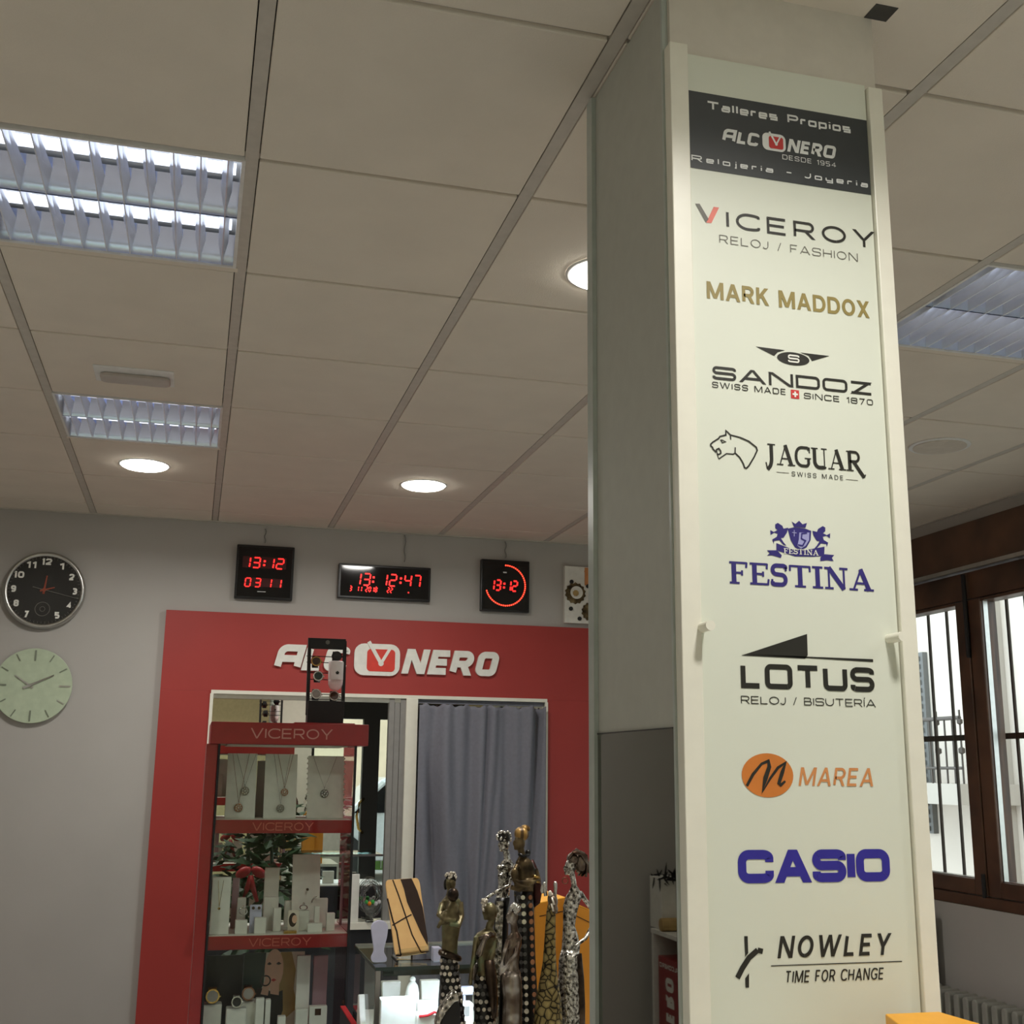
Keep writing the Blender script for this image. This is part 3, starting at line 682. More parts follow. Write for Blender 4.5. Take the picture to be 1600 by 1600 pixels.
zj = (k6(590, 1362)[1]+k6(1185, 1410)[1])/2; H = k6(650, 1225)[1]-k6(600, 1365)[1]
logo(serif_polys('JAGUAR', k6(520, 1300)[0], k6(1182, 1400)[0], zj, H*.98, .18, .06), 'ink', 'black serif letters beside the cat head')
a, b = k6(697, 1437), k6(1055, 1472); zz = (a[1]+b[1])/2; logo(text_polys('SWISS MADE', a[0], b[0], zz, .0072, .13, gap=.45), 'ink')
logo(ribbon([k6(592, 1412), (k6(677, 1420)[0], k6(592, 1412)[1])], .0008), 'grey_v', None, 0, 'thin_rule')
logo(ribbon([(k6(1072, 1460)[0], k6(1157, 1470)[1]), k6(1157, 1470)], .0008), 'grey_v', None, 0, 'thin_rule')
# crest and serif letters
k7 = crop(1080, 780, .225)
a, b = k7(260, 573), k7(1262, 648); H = k7(260, 422)[1]-k7(260, 573)[1]
logo(serif_polys('FESTINA', a[0], b[0], (a[1]+b[1])/2, H, .23, .1), 'blue_v', 'navy serif letters under the crest')
def K7(*p): return [k7(*q) for q in p]
cy = 0
logo([K7((697, 155), (722, 172), (748, 150), (772, 175), (803, 165), (792, 200), (712, 192))], 'blue_v', 'navy crown', 0, 'crest_crown')
logo([K7((668, 205), (715, 195), (790, 205), (832, 220), (828, 285), (800, 335), (760, 356), (720, 335), (690, 285))], 'blue_v', None, 0, 'crest_shield')
logo([K7((748, 232), (818, 232), (816, 285), (792, 325), (760, 344), (735, 325), (745, 280))], 'lilac_v', None, 1, 'shield_field')
logo(trace(k7, [(800, 236), (765, 240), (762, 275), (790, 290), (770, 325), (738, 318)], .0022), 'blue_v', None, 2, 'shield_letter')
logo(trace(k7, [(712, 215), (712, 260)], .0012)+trace(k7, [(697, 232), (728, 236)], .0012), 'lilac_v', None, 2, 'shield_flower')
horse = [(582, 175), (600, 165), (632, 185), (640, 205), (672, 198), (664, 232), (640, 268), (622, 270), (640, 300), (660, 322), (640, 318), (612, 285), (575, 290), (572, 312), (562, 280), (592, 262), (600, 240), (575, 232), (550, 250), (548, 215), (572, 228), (598, 215), (582, 200)]
logo([K7(*horse)], 'blue_v', None, 0, 'crest_horse')
logo([K7(*[(1512-x, y+22) for x, y in horse])], 'blue_v', None, 0, 'crest_horse')
logo([K7((590, 305), (700, 348), (800, 352), (925, 330), (922, 395), (840, 400), (720, 398), (590, 355)), K7((524, 355), (595, 355), (628, 390), (622, 408), (560, 390), (525, 392), (545, 375)), K7((925, 382), (992, 388), (975, 408), (988, 430), (940, 425), (895, 430), (895, 405))], 'blue_v', 'navy ribbon under the shield', 0, 'crest_ribbon')
a, b = k7(640, 372), k7(882, 392); logo(serif_polys('FESTINA', a[0], b[0], (a[1]+b[1])/2-.0005, .0078, .2, .1), 'white_v', None, 1)
# triangle and bar, square letters
logo([K7((345, 1086), (803, 936), (808, 1084), (790, 1108))], 'ink', 'black wedge emblem', 0, 'wedge_emblem')
a, b = k7(700, 1100), k7(1262, 1127); zz = (k7(790, 1098)[1]+b[1])/2
logo([[(k7(345, 1086)[0], zz+.002), (b[0], zz-.002), (b[0], zz+.0022), (k7(790, 1090)[0], zz+.0022)]], 'ink', None, 0, 'rule_bar')
a, b = k7(345, 1305), k7(1275, 1348); H = k7(345, 1135)[1]-k7(345, 1310)[1]
logo(text_polys('LOTUS', a[0], b[0], (a[1]+b[1])/2, H, .215, rad=.2, gap=.14), 'ink', 'black square letters under the wedge')
a, b = k7(345, 1413), k7(1282, 1452); H = k7(345, 1355)[1]-k7(345, 1413)[1]
logo(text_polys('RELOJ / BISUTERÍA', a[0], b[0], (a[1]+b[1])/2, H*.95, .12, gap=.2), 'ink')
# orange oval, cobalt letters, black marks
k9 = crop(1080, 1120, .3)
a, b = k9(262, 300), k9(531, 308); zc = (k9(395, 190)[1]+k9(395, 420)[1])/2; rz = (k9(395, 190)[1]-k9(395, 420)[1])/2
logo([circ((a[0]+b[0])/2, zc, (b[0]-a[0])/2, rz, 40)], 'orange_v', 'orange oval badge', 0, 'oval_badge')
pts = [(288, 360), (320, 300), (365, 245), (400, 230), (405, 260), (385, 320), (370, 390), (410, 320), (450, 265), (488, 240), (472, 290), (455, 345), (465, 355), (488, 335)]
tp = [.004, .0045, .0035, .004, .006, .007, .004, .0035, .004, .005, .006, .005, .004, .003]
logo(ribbon([k9(*p) for p in pts], .004, taper=tp), 'ink', 'black script initial on the oval', 1, 'badge_initial')
a, b = k9(558, 356), k9(975, 366); H = k9(590, 262)[1]-k9(558, 358)[1]
logo(text_polys('MAREA', a[0], b[0]-.009, (a[1]+b[1])/2, H, .15, gap=.14, shear=.2), 'orange2_v', 'pale orange slanted letters')
a, b = k9(245, 862), k9(1038, 862); H = k9(800, 692)[1]-k9(800, 862)[1]
logo(text_polys(['C_h', 'A', 'S_h', 'I', 'O'], a[0], b[0], (a[1]+b[1])/2, H, .285, rad=.3, gap=.035, font=GL_SQ), 'blue2_v', 'cobalt blue heavy letters')
a, b = k9(448, 1254), k9(1050, 1242); H = k9(460, 1138)[1]-k9(448, 1254)[1]; zz = (a[1]+b[1])/2
logo(text_polys('NOWLEY', a[0], k9(1030, 1242)[0], zz, H, .17, gap=.22, shear=.2), 'ink', 'black slanted capitals above a thin rule')
zz = (k9(415, 1294)[1]+k9(1097, 1276)[1])/2; logo(ribbon([(k9(415, 1294)[0], zz), (k9(1097, 1276)[0], zz)], .0012), 'ink', None, 0, 'thin_rule')
a, b = k9(485, 1384), k9(1010, 1370); zz = (a[1]+b[1])/2; H = k9(495, 1320)[1]-k9(485, 1384)[1]
logo(text_polys('TIME FOR CHANGE', a[0], k9(1000, 1370)[0], zz, H, .13, gap=.12, shear=.16), 'ink')
logo(trace(k9, [(345, 1215), (300, 1255), (265, 1310), (240, 1360)], .0075)+trace(k9, [(345, 1215), (372, 1222)], .007)+[[k9(275, 1142), k9(293, 1142), k9(296, 1230), k9(280, 1250)], [k9(300, 1335), k9(300, 1410), k9(282, 1410), k9(280, 1362)]], 'ink', 'black crossed strokes emblem', 0, 'cross_emblem')
for i, (u, v) in enumerate(((1103, 979), (1401, 996))):
    p = at_y(u, v, FY-.02)
    mb = MB(); mb.disc((p.x, FY, p.z), (0, -1, 0), .0072, .036, 20)
    o = mb.build('standoff_peg', 'trim', loc=(p.x, FY, p.z), smooth=False)
    tag(o, ['white round peg at the left edge of the white sign board', 'white round peg at the right edge of the white sign board'][i], 'peg', 'pegs on the sign board')

# ------------------------------------------------------------------ ceiling fittings
def luminaire(i, j, label):
    x0, y0 = GX+P*i+.012, GY+P*j+.010; x1, y1 = x0+P-.024, y0+P-.024
    y1 = y0+.565
    t = thing('ceiling_luminaire', label, 'ceiling light', ((x0+x1)/2, (y0+y1)/2, CEIL), 'louvred ceiling luminaires')
    zb, zt = CEIL-.001, CEIL+.075
    m = MB(); e = .008
    m.box(x0, x1, y0, y0+e, zb, zt); m.box(x0, x1, y1-e, y1, zb, zt); m.box(x0, x0+e, y0+e, y1-e, zb, zt); m.box(x1-e, x1, y0+e, y1-e, zb, zt); m.box(x0, x1, y0, y1, zt, zt+.006)
    m.build('housing', 'lamp_body', t)
    m = B(x0-.005, x1+.005, y1, GY+P*(j+1)+.0, CEIL, CEIL+.01); m.build('filler_strip', 'tile', t)
    ym = (y0+y1)/2; X0, X1 = x0+e, x1-e
    # long parabolic reflectors: curved from the lamp down to the louvre plane
    m = MB()
    def refl(ya, yb_):
        n = 6; sec = []
        for k in range(n+1):
            s_ = k/n; sec.append((ya+(yb_-ya)*(s_**1.8), zb+.004+(zt-zb-.012)*s_))
        m.rings([[Vector((X, y, z)) for y, z in sec] for X in (X0, X1)], close=False, caps=False)
    refl(y0+e, y0+e+.045); refl(ym-.003, ym-.055); refl(ym+.003, ym+.055); refl(y1-e, y1-e-.045)
    m.build('reflector', 'lens', t, smooth=True)
    for yc in ((y0+ym)/2, (ym+y1)/2):
        m = MB(); m.tube([(X0+.01, yc, CEIL+.052), (X1-.01, yc, CEIL+.052)], .013, 12); m.build('tube', 'tube', t, smooth=True)
    nb = 10
    for k in range(nb):
        xc = X0+(X1-X0)*(k+.5)/nb
        m = MB()
        for ya, yb_ in ((y0+e, ym-.002), (ym+.002, y1-e)):
            def sec(y, hh): return [Vector((xc-.0012, y, zb+.003)), Vector((xc+.0012, y, zb+.003)), Vector((xc+.005, y, zb+.5*hh)), Vector((xc+.012, y, zb+hh)), Vector((xc-.012, y, zb+hh)), Vector((xc-.005, y, zb+.5*hh))]
            m.rings([sec(ya, .056), sec((ya+yb_)/2, .034), sec(yb_, .056)])
        m.build('louvre_blade', 'blade', t)
    return t
luminaire(-1, 0, 'large square louvred light nearest the camera at upper left')
luminaire(-1, 3, 'louvred ceiling light beside the round spot near the back wall')
luminaire(3, 0, 'louvred ceiling light to the right of the pillar')
def downlight(x, y, label):
    t = thing('ceiling_spot', label, 'ceiling light', (x, y, CEIL), 'round ceiling spots')
    m = MB(); n = 32
    m.rings([[Vector((x+r*math.cos(a), y+r*math.sin(a), z)) for a in [2*PI*k/n for k in range(n)]] for r, z in ((.108, CEIL-.0005), (.107, CEIL-.004), (.097, CEIL-.005), (.095, CEIL-.001))], caps=False)
    m.build('rim', 'lamp_body', t, smooth=True)
    m = MB(); m.loft([(x, y, CEIL-.015, .07, .07), (x, y, CEIL-.0135, .085, .085), (x, y, CEIL-.009, .094, .094), (x, y, CEIL-.001, .096, .096)], 32); m.build('diffuser', 'spotglow', t, smooth=True)
for (x, y, _), lb in zip(SPOTS, ('lit round ceiling spot in front of the small louvred light', 'lit round ceiling spot above the digital clocks', 'lit round ceiling spot half hidden by the pillar')): downlight(x, y, lb)
for x, y, _ in SPOTS[3:]: 
    downlight(x, y, 'round ceiling spot outside the view')
# emergency light
a, b = at_z(144, 566, CEIL), at_z(272, 583, CEIL); y2 = at_z(268, 602, CEIL).y
t = thing('emergency_light', 'small flush emergency light in the ceiling tile', 'emergency light', ((a.x+b.x)/2, (a.y+y2)/2, CEIL))
xa, xb, ya, yb = a.x, b.x, (a.y+b.y)/2, y2+.01
B(xa, xb, ya, yb, CEIL-.004, CEIL).build('bezel', 'lamp_body', t, bevel=.003)
m = MB(); m.prism([(x, y, CEIL-.004) for x, y in rrect(xa+.018, xb-.012, ya+.052, yb-.022, .022)], (0, 0, -.012)); m.build('lens', 'lightlens', t, bevel=.004)
p = at_z(1468, 696, CEIL)
t = thing('ceiling_speaker', 'round flush speaker in the ceiling right of the pillar', 'speaker', (p.x, p.y, CEIL))
MB().disc((p.x, p.y, CEIL), (0, 0, -1), .115, .006, 40).build('rim', 'lamp_body', t, bevel=.002)
MB().disc((p.x, p.y, CEIL-.006), (0, 0, -1), .1, .003, 40).build('grille', 'grille', t)

# ================================================================== BACK WALL
YP = YW-.03                                            # face of the red panel
rx0, rx1, rzt = -.168, 2.45, 2.278
mx0, mx1, mz0, mz1 = .079, 1.85, .725, 1.876
rp = thing('red_signage', 'large red panel around the wall mirror, carrying the white shop lettering', 'wall panel', (1.1, YP, 0))
m = MB(); m.box(rx0, rx1, YP, YW, mz1, rzt); m.box(rx0, mx0, YP, YW, 0, mz1); m.box(mx1, rx1, YP, YW, 0, mz1); m.build('panel', 'red', rp, bevel=.001)
def W3(a, b, d=0): return Vector((a, YP-d, b))
k7 = lambda x, y: (lambda p: (p.x, p.z))(at_y(400+x*.25, 970+y*.25, YP-.01))
a, b = k7(105, 306), k7(1490, 346); zb_ = (a[1]+b[1])/2; H = k7(150, 148)[1]-k7(105, 306)[1]; W_ = (k7(1490, 346)[0]-a[0])/.975
for s_, f0, f1, nm in ((['A_sq'], 0, .112, 0), ('L', .118, .205, 0), ('C', .207, .305, 0), ('N', .553, .655, 0), ('E', .668, .762, 0), ('R', .765, .865, 0), ('O', .88, .975, 0)):
    m = MB(); put(m, text_polys(s_, a[0]+f0*W_, a[0]+f1*W_, zb_, H, .27, rad=.22, shear=.24, font=GL_SQ), W3, .018); m.build('raised_letter', 'letter', rp)
rg, fc, hd = clockO(a[0], W_, zb_, H*.96)
m = MB(); put(m, [rg], W3, .016); o = m.build('raised_clock_letter', 'letter', rp)
m = MB(); put(m, [fc], lambda p, q, d=0: Vector((p, YP-.016-d, q)), .002); m.build('clock_face', 'logo_red', o)
m = MB(); put(m, hd, lambda p, q, d=0: Vector((p, YP-.018-d, q)), .003); m.build('clock_hands', 'letter', o)
# framed mirror
YMR = YW-.006
mir = thing('wall_mirror', 'wide wall mirror in a thin white frame inside the red panel', 'mirror', (1, YW, mz0))
B(mx0+.012, mx1-.01, YMR, YW, mz0+.03, mz1-.012).build('mirror_glass', 'mirror', mir)
m = MB(); f = .012
m.box(mx0, mx1, YP-.008, YW, mz1-f, mz1+.006); m.box(mx0-.004, mx0+f, YP-.008, YW, mz0, mz1-f); m.box(mx1-f, mx1+.004, YP-.008, YW, mz0, mz1-f); m.build('frame', 'trim', mir)
m = MB(); m.box(mx0, 1.15, YP-.06, YW, mz0-.004, mz0+.03); m.build('sill', 'trim', mir, bevel=.002)
m = MB(); m.box(mx0+f, 1.07, YP+.004, YMR, mz1-f-.022, mz1-f); m.build('top_rail', 'steel', mir)
px0 = at_y(603, 1250, YP).x; px1 = at_y(630, 1250, YP).x; px2 = at_y(648.5, 1250, YP).x
m = MB()
for k in range(3): m.box(px0+(px1-px0)*k/3+.002, px0+(px1-px0)*(k+1)/3, YP+.002+.004*(k % 2), YMR, mz0+.03, mz1-.012)
m.build('grey_stile', 'greycard', mir); 
B(px1, px2, YP-.012, YMR, 0, mz1-.012).build('white_post', 'trim', mir, bevel=.002)
tag(B(mx0, 1.08, YP+.004, YW, 0, mz0-.006).build('wall_cladding', 'wall_dark'), 'dark cladding below the wall mirror', 'cladding')
# curtain
cx0, cx1 = px2+.003, mx1-.016
def cy(x, z):
    s_ = (x-cx0)/(cx1-cx0); dn = (1.83-z)/1.8
    y = .010*math.sin(2*PI*(s_*3.2+.12*dn))+.007*math.sin(2*PI*(s_*7.3+.3))*(1-.5*dn)
    y += .034*math.exp(-((s_-.05-.24*dn)/.045)**2)*min(1, dn*2.5) - .024*math.exp(-((s_-.15-.30*dn)/.06)**2)*min(1, dn*2)
    y += .034*math.exp(-((s_-.93+.10*dn)/.035)**2) + .016*math.exp(-((s_-.54+.10*dn)/.02)**2) + .014*math.exp(-((s_-.62+.3*dn*dn)/.03)**2)
    return YP-.05+y*1.6
m = MB(); n, q = 110, 60; vs, fs_ = [], []
for j in range(q+1):
    for i in range(n+1):
        x = cx0+(cx1-cx0)*i/n; zt = 1.832+.006*math.sin(i*.35)-.004*math.sin(i*.9); z = zt+(.02-zt)*(j/q)**1.1
        vs.append((x, cy(x, z), z))
for j in range(q):
    for i in range(n): k = j*(n+1)+i; fs_.append((k, k+1, k+n+2, k+n+1))
m.add(vs, fs_); cu = m.build('curtain', 'curtain', loc=(1.5, YP, 0), smooth=True)
sd = cu.modifiers.new('thick', 'SOLIDIFY'); sd.thickness = .002
tag(cu, 'grey blue cloth curtain hanging over the right half of the wall mirror', 'curtain')
m = B(cx0, cx1, YP+.012, YMR, 1.842, mz1-.013).build('curtain_shade_strip', 'curtain'); tag(m, 'cloth coloured strip standing in for the shadow above the grey blue curtain', 'shade strip')  # strip put in for the shadow band over the curtain

# ---------------- clocks
YF = YW-.035
def seg_part(polys, m, root, name, y): mb = MB(); [mb.add([Vector((a, y-.00002*(i % 9), b)) for a, b in p], [tuple(range(len(p)))]) for i, p in enumerate(polys)]; return mb.build(name, m, root)
def digital(c0, c1, label, depth=.035):
    a, b = at_y(*c0, YW-depth), at_y(*c1, YW-depth)
    t = thing('digital_clock', label, 'clock', ((a.x+b.x)/2, YW, b.z), 'red digital wall clocks')
    B(a.x, b.x, YW-depth, YW, b.z, a.z).build('casing', 'black', t, bevel=.004)
    B(a.x+.012, b.x-.012, YW-depth-.002, YW-depth, b.z+.012, a.z-.012).build('front_glass', 'darkglass', t)
    return t, a.x, b.x, b.z, a.z, YW-depth-.0026
def digits(s_, x, zb, H, W, pitch, m, root, name, y, t=.13):
    for ch in s_:
        mc = seg_polys(ch, x, zb, H, W, pitch, t)
        if ch == ':':
            for q_ in mc: seg_part([q_], m, root, name.replace('digit', 'colon_dot'), y)
            x += pitch*.42
        else: seg_part(mc, m, root, name, y); x += pitch
def cord(t, u, v0, v1):
    a, b = at_y(u, v0, YW-.006), at_y(u, v1, YW-.006); p = [(a.x+.004*math.sin(k*1.3), YW-.006, a.z+(b.z-a.z)*k/8) for k in range(9)]
    m = MB(); m.tube(p, .0035, 6); part_label(m.build('cord', 'greycard', t), 'thin cord up to the ceiling')
c6 = lambda x, y: (lambda p: (p.x, p.z))(at_y(340+x*.375, 830+y*.375, YF-.003))
t, x0, x1, z0, z1, y = digital((371, 850), (456.5, 938.5), 'squarish red digital clock showing time above date, leftmost of the lit clocks')
for (qa, qb) in (((106, 103), (285, 160)), ((110, 192), (270, 236))):
    pa, pb = c6(*qa), c6(*qb); seg_part([[(pa[0], pb[1]), (pb[0], pb[1]), (pb[0], pa[1]), (pa[0], pa[1])]], 'ledback', t, 'display_window', y)
pa, pb = c6(128, 150), c6(275, 158); Hh = c6(125, 106)[1]-c6(125, 148)[1]; zz = c6(200, 154)[1]
digits('13', c6(104, 150)[0], zz, Hh, .034, .050, 'led', t, 'time_digit', y-.0006); digits(':', c6(192, 150)[0], zz, Hh, .03, .06, 'led', t, 'time_digit', y-.0006); digits('12', c6(203, 150)[0], zz, Hh, .034, .050, 'led', t, 'time_digit', y-.0006)
Hh = c6(125, 196)[1]-c6(125, 231)[1]; zz = c6(190, 233)[1]
digits('03', c6(113, 220)[0], zz, Hh, .026, .05, 'led', t, 'date_digit', y-.0006); digits('11', c6(200, 220)[0], zz, Hh, .026, .05, 'led', t, 'date_digit', y-.0006)
a, b = c6(165, 250), c6(200, 254); seg_part(text_polys('QUARTZ', a[0], b[0], b[1], .012, .15), 'silver_v', t, 'maker_mark', y-.0004) if 0 else None
seg_part([[(a[0], b[1]), (b[0], b[1]), (b[0], a[1]), (a[0], a[1])]], 'silver_v', t, 'maker_mark', y-.0004)
cord(t, 414, 848, 826)
t, x0, x1, z0, z1, y = digital((530, 879.5), (672, 940.5), 'wide red digital clock showing hours, minutes and seconds')
Hh = c6(570, 172)[1]-c6(570, 220)[1]
for s_, px in (('13', 566), (':', 646), ('12', 676), (':', 760), ('47', 777)):
    p = c6(px, 222+(px-566)*.035); digits(s_, p[0], p[1], Hh, .034, .050, 'led', t, 'time_digit', y-.0006, .12)
for s_, px in (('3', 549), ('11', 578), ('2018', 616), ('22', 706)):
    p = c6(px, 249+(px-566)*.045); digits(s_, p[0], p[1], .026, .010, .0165, 'led', t, 'date_digit', y-.0006, .2)
p = c6(795, 256); seg_part([circ(p[0], p[1], .004, n=10)], 'led', t, 'indicator_dot', y-.0006)
cord(t, 632, 878, 836)
t, x0, x1, z0, z1, y = digital((752.5, 873), (827, 957.5), 'square red digital clock with a broken ring of seconds dots')
p = c6(1138, 244); Hh = c6(1140, 203)[1]-c6(1140, 245)[1]
digits('13', c6(1131, 245)[0], p[1], Hh, .026, .036, 'led', t, 'time_digit', y-.0006, .15); p = c6(1192, 247); digits(':', p[0], p[1], Hh, .024, .05, 'led', t, 'time_digit', y-.0006); p = c6(1200, 248); digits('12', p[0], p[1], Hh, .026, .036, 'led', t, 'time_digit', y-.0006, .15)
cc = c6(1200, 226); rr = (c6(1200, 142)[1]-c6(1200, 310)[1])/2
seg_part([circ(cc[0]+rr*math.sin(2*PI*k/60), cc[1]+rr*math.cos(2*PI*k/60), .0046, n=8) for k in range(0, 43)], 'ledhot', t, 'seconds_ring', y-.0006)
a = c6(1190, 171); seg_part([[(a[0], a[1]-.004), (a[0]+.02, a[1]-.004), (a[0]+.02, a[1]+.003), (a[0], a[1]+.003)]], 'silver_v', t, 'maker_mark', y-.0004)
cord(t, 790, 872, 846)
# black analogue clock
cx, cz, R = -.755, 2.349, .192
t = thing('round_wall_clock', 'black dial wall clock in a steel rim with white numerals', 'clock', (cx, YW, cz-R))
m = MB(); n = 48
m.rings([[Vector((cx+r*math.cos(a), YW-d, cz+r*math.sin(a))) for a in [2*PI*k/n for k in range(n)]] for r, d in ((R, 0), (R, .028), (R-.006, .04), (R-.016, .042), (R-.022, .034))], caps=False); m.build('rim', 'steel', t, smooth=True)
MB().disc((cx, YW-.03, cz), (0, -1, 0), R-.02, .003, 48).build('dial', 'dial_black', t)
yd = YW-.0338
for k in range(1, 13):
    if k == 6: continue
    a = 2*PI*k/12; h = .033; wd = .024*len(str(k)); X, Z = cx+.142*math.sin(a), cz+.142*math.cos(a)
    seg_part(text_polys(str(k), X-wd/2, X+wd/2, Z-h/2, h, .26, rad=.3, gap=.15), 'white_v', t, 'numeral', yd)
seg_part([[(cx+math.sin(a)*r-math.cos(a)*w_, cz+math.cos(a)*r+math.sin(a)*w_) for r, w_ in ((.158, -.001), (.158, .001), (.168, .001), (.168, -.001))] for a in [2*PI*k/60 for k in range(60)]], 'grey_v', t, 'minute_marks', yd)
seg_part(ribbon(circ(cx, cz-.095, .034), .0025, True)+ribbon(circ(cx, cz-.095, .012, n=12), .002, True), 'grey_v', t, 'small_seconds_dial', yd)
def hand(t, ang, r0, r1, wd, m, y, cx, cz, name='hand'):
    a = math.radians(ang); P_ = [(cx+math.sin(a)*r0, cz+math.cos(a)*r0), (cx+math.sin(a)*r1, cz+math.cos(a)*r1)]
    mb = MB(); put(mb, ribbon(P_, wd, taper=[wd, wd*.5]), lambda p, q, d=0: Vector((p, y-d, q)), .0015); return mb.build(name, m, t)
hand(t, 6, -.02, .072, .011, 'orange_hand', yd-.001, cx, cz, 'hour_hand'); hand(t, 74, -.02, .05, .01, 'orange_hand', yd-.003, cx, cz, 'minute_hand'); hand(t, 103, -.055, .17, .004, 'grey_v', yd-.005, cx, cz, 'second_hand')
MB().disc((cx, yd, cz), (0, -1, 0), .009, .008).build('hub', 'orange_hand', t)
# mint glass clock
cx, cz, R = -.765, 1.879, .181
t = thing('glass_wall_clock', 'pale mint glass disc wall clock without rim', 'clock', (cx, YW, cz-R))
MB().disc((cx, YW-.018, cz), (0, -1, 0), R, .008, 64).build('dial', 'dial_mint', t, bevel=.002)
MB().disc((cx, YW-.018, cz), (0, 1, 0), .09, .018, 32).build('backing', 'blackm', t)
yd = YW-.0268
for k in range(12):
    a = 2*PI*k/12; L_ = .135 if k % 3 else .12
    P_ = ribbon([(cx+math.sin(a)*L_, cz+math.cos(a)*L_), (cx+math.sin(a)*.172, cz+math.cos(a)*.172)], .008 if k % 3 == 0 else .005)
    mb = MB(); put(mb, P_, lambda p, q, d=0: Vector((p, yd-d, q)), .002); mb.build('hour_marker', 'steel' if k in (3, 4) else 'marker', t)
hand(t, 64, -.03, .12, .012, 'chrome', yd-.004, cx-.015, cz, 'minute_hand'); hand(t, 304, -.02, .085, .010, 'steel', yd-.002, cx-.015, cz, 'hour_hand')
MB().disc((cx-.015, yd, cz), (0, -1, 0), .009, .008).build('hub', 'chrome', t)
# gear wall clock, cut by the pillar
a, b = at_y(882.5, 884, YW-.03), at_y(884, 973, YW-.03)
gx0, gz1, gz0 = a.x, a.z, b.z
t = thing('gear_wall_clock', 'white wall clock board with bronze gears, partly behind the pillar', 'clock', (gx0+.2, YW, gz0))
B(gx0, gx0+.4, YW-.03, YW, gz0, gz1).build('board', 'white', t, bevel=.002)
kg = lambda x, y: (lambda p: (p.x, p.z))(at_y(880+x*.2, 860+y*.2, YW-.032))
def gearpoly(c, r, nt=14): return [(c[0]+(r*(1 if k % 2 else .88))*math.cos(PI*k/nt), c[1]+(r*(1 if k % 2 else .88))*math.sin(PI*k/nt)) for k in range(2*nt)]
yg = lambda p, q, d=0: Vector((p, YW-.03-d, q))
g = kg(95, 335); mb = MB(); put(mb, [gearpoly(g, .062)], yg, .006); mb.build('gear', 'bronze', t)
mb = MB(); put(mb, [circ(g[0]+.006, g[1]+.004, .036)], lambda p, q, d=0: Vector((p, YW-.036-d, q)), .002); mb.build('gear_ring', 'white', t)
mb = MB(); put(mb, [gearpoly(g, .018, 8)], lambda p, q, d=0: Vector((p, YW-.038-d, q)), .004); mb.build('gear_hub', 'tan', t)
g2 = kg(215, 480); mb = MB(); put(mb, [gearpoly(g2, .055)], yg, .006); mb.build('gear', 'bronze', t)
for q_ in ((65, 245), (60, 455), (128, 533), (193, 280)):
    g = kg(*q_); mb = MB(); put(mb, [circ(g[0], g[1], .0115, n=16)], yg, .006); mb.build('rivet', 'blackm', t)
p = kg(150, 270); mb = MB(); put(mb, text_polys('12', kg(165, 270)[0], kg(165, 270)[0]+.1, kg(165, 272)[1], .1, .24), yg, .003); mb.build('numeral', 'orange2_v', t)

# ================================================================== RIGHT WALL FITTINGS
t = thing('radiator', 'grey ribbed radiator under the barred window', 'radiator', (XR-.09, 4.75, 0))
for k in range(14):
    y = 4.30+.066*k; z1 = .535
    mb = MB(); mb.prism([(XR-.15, y+a_, b_) for a_, b_ in rrect(-.019, .019, .09, z1, .018)], (.11, 0, 0)); mb.build('section', 'radiator', t, bevel=.006)
m = MB(); m.tube([(XR-.095, 4.3, .47), (XR-.095, 5.16, .47)], .02); m.tube([(XR-.095, 4.3, .15), (XR-.095, 5.16, .15)], .02); m.build('header_pipe', 'radiator', t)
for y in (4.366, 5.158): B(XR-.12, XR-.07, y-.012, y+.012, 0, .1).build('leg', 'radiator', t)
y0, z1 = 5.172, .868
t = thing('black_cabinet', 'narrow black cabinet standing beside the radiator', 'cabinet', (XR-.16, 5.35, 0))
B(XR-.17, XR-.06, y0, 5.52, .585, z1).build('upper_body', 'blackm', t, bevel=.004); B(XR-.3, XR-.04, y0+.02, 5.5, 0, .585).build('lower_body', 'blackm', t, bevel=.004)
B(XR-.175, XR-.17, y0+.03, 5.5, .64, z1-.03).build('front_plate', 'brown', t)

# ================================================================== RED GLASS DISPLAY TOWER
TY = 4.38; TD = .34
Xt = lambda u, v=1300, y=TY: at_y(u, v, y).x
Zt = lambda v, u=450, y=TY: at_y(u, v, y).z
tx0, tx1 = Xt(342, 1164), Xt(557, 1164)
hx0, hx1 = Xt(329, 1145), Xt(575, 1145)
hz0, hz1 = Zt(1164), Zt(1130)
sz = [Zt(1281), Zt(1458)-.006, Zt(1640)]; szb = [Zt(1302), Zt(1482), Zt(1662)]
tw = thing('display_tower', 'red jewellery display tower with glass front and lettered red shelves', 'display case', ((tx0+tx1)/2, TY+.17, 0))
B(hx0, hx1, TY-.02, TY+TD+.02, hz0, hz1).build('header_box', 'case_red', tw, bevel=.003)
def VX(s, x0, x1, zb, H, y, m, nm, t=.12):
    pol = text_polys(s, x0, x1, zb, H, t, gap=.16); return seg_part(pol, m, tw, nm, y)
kv = lambda x, y: (lambda p: (p.x, p.z))(at_y(300+x*.2, 1060+y*.2, TY-.021))
a, b = kv(455, 472), kv(1098, 474); H = kv(560, 392)[1]-kv(560, 472)[1]
part_label(VX('VICEROY', a[0], b[0], (a[1]+b[1])/2, H, TY-.021, 'rose_v', 'header_lettering', .13), 'pinkish grey thin lettering')
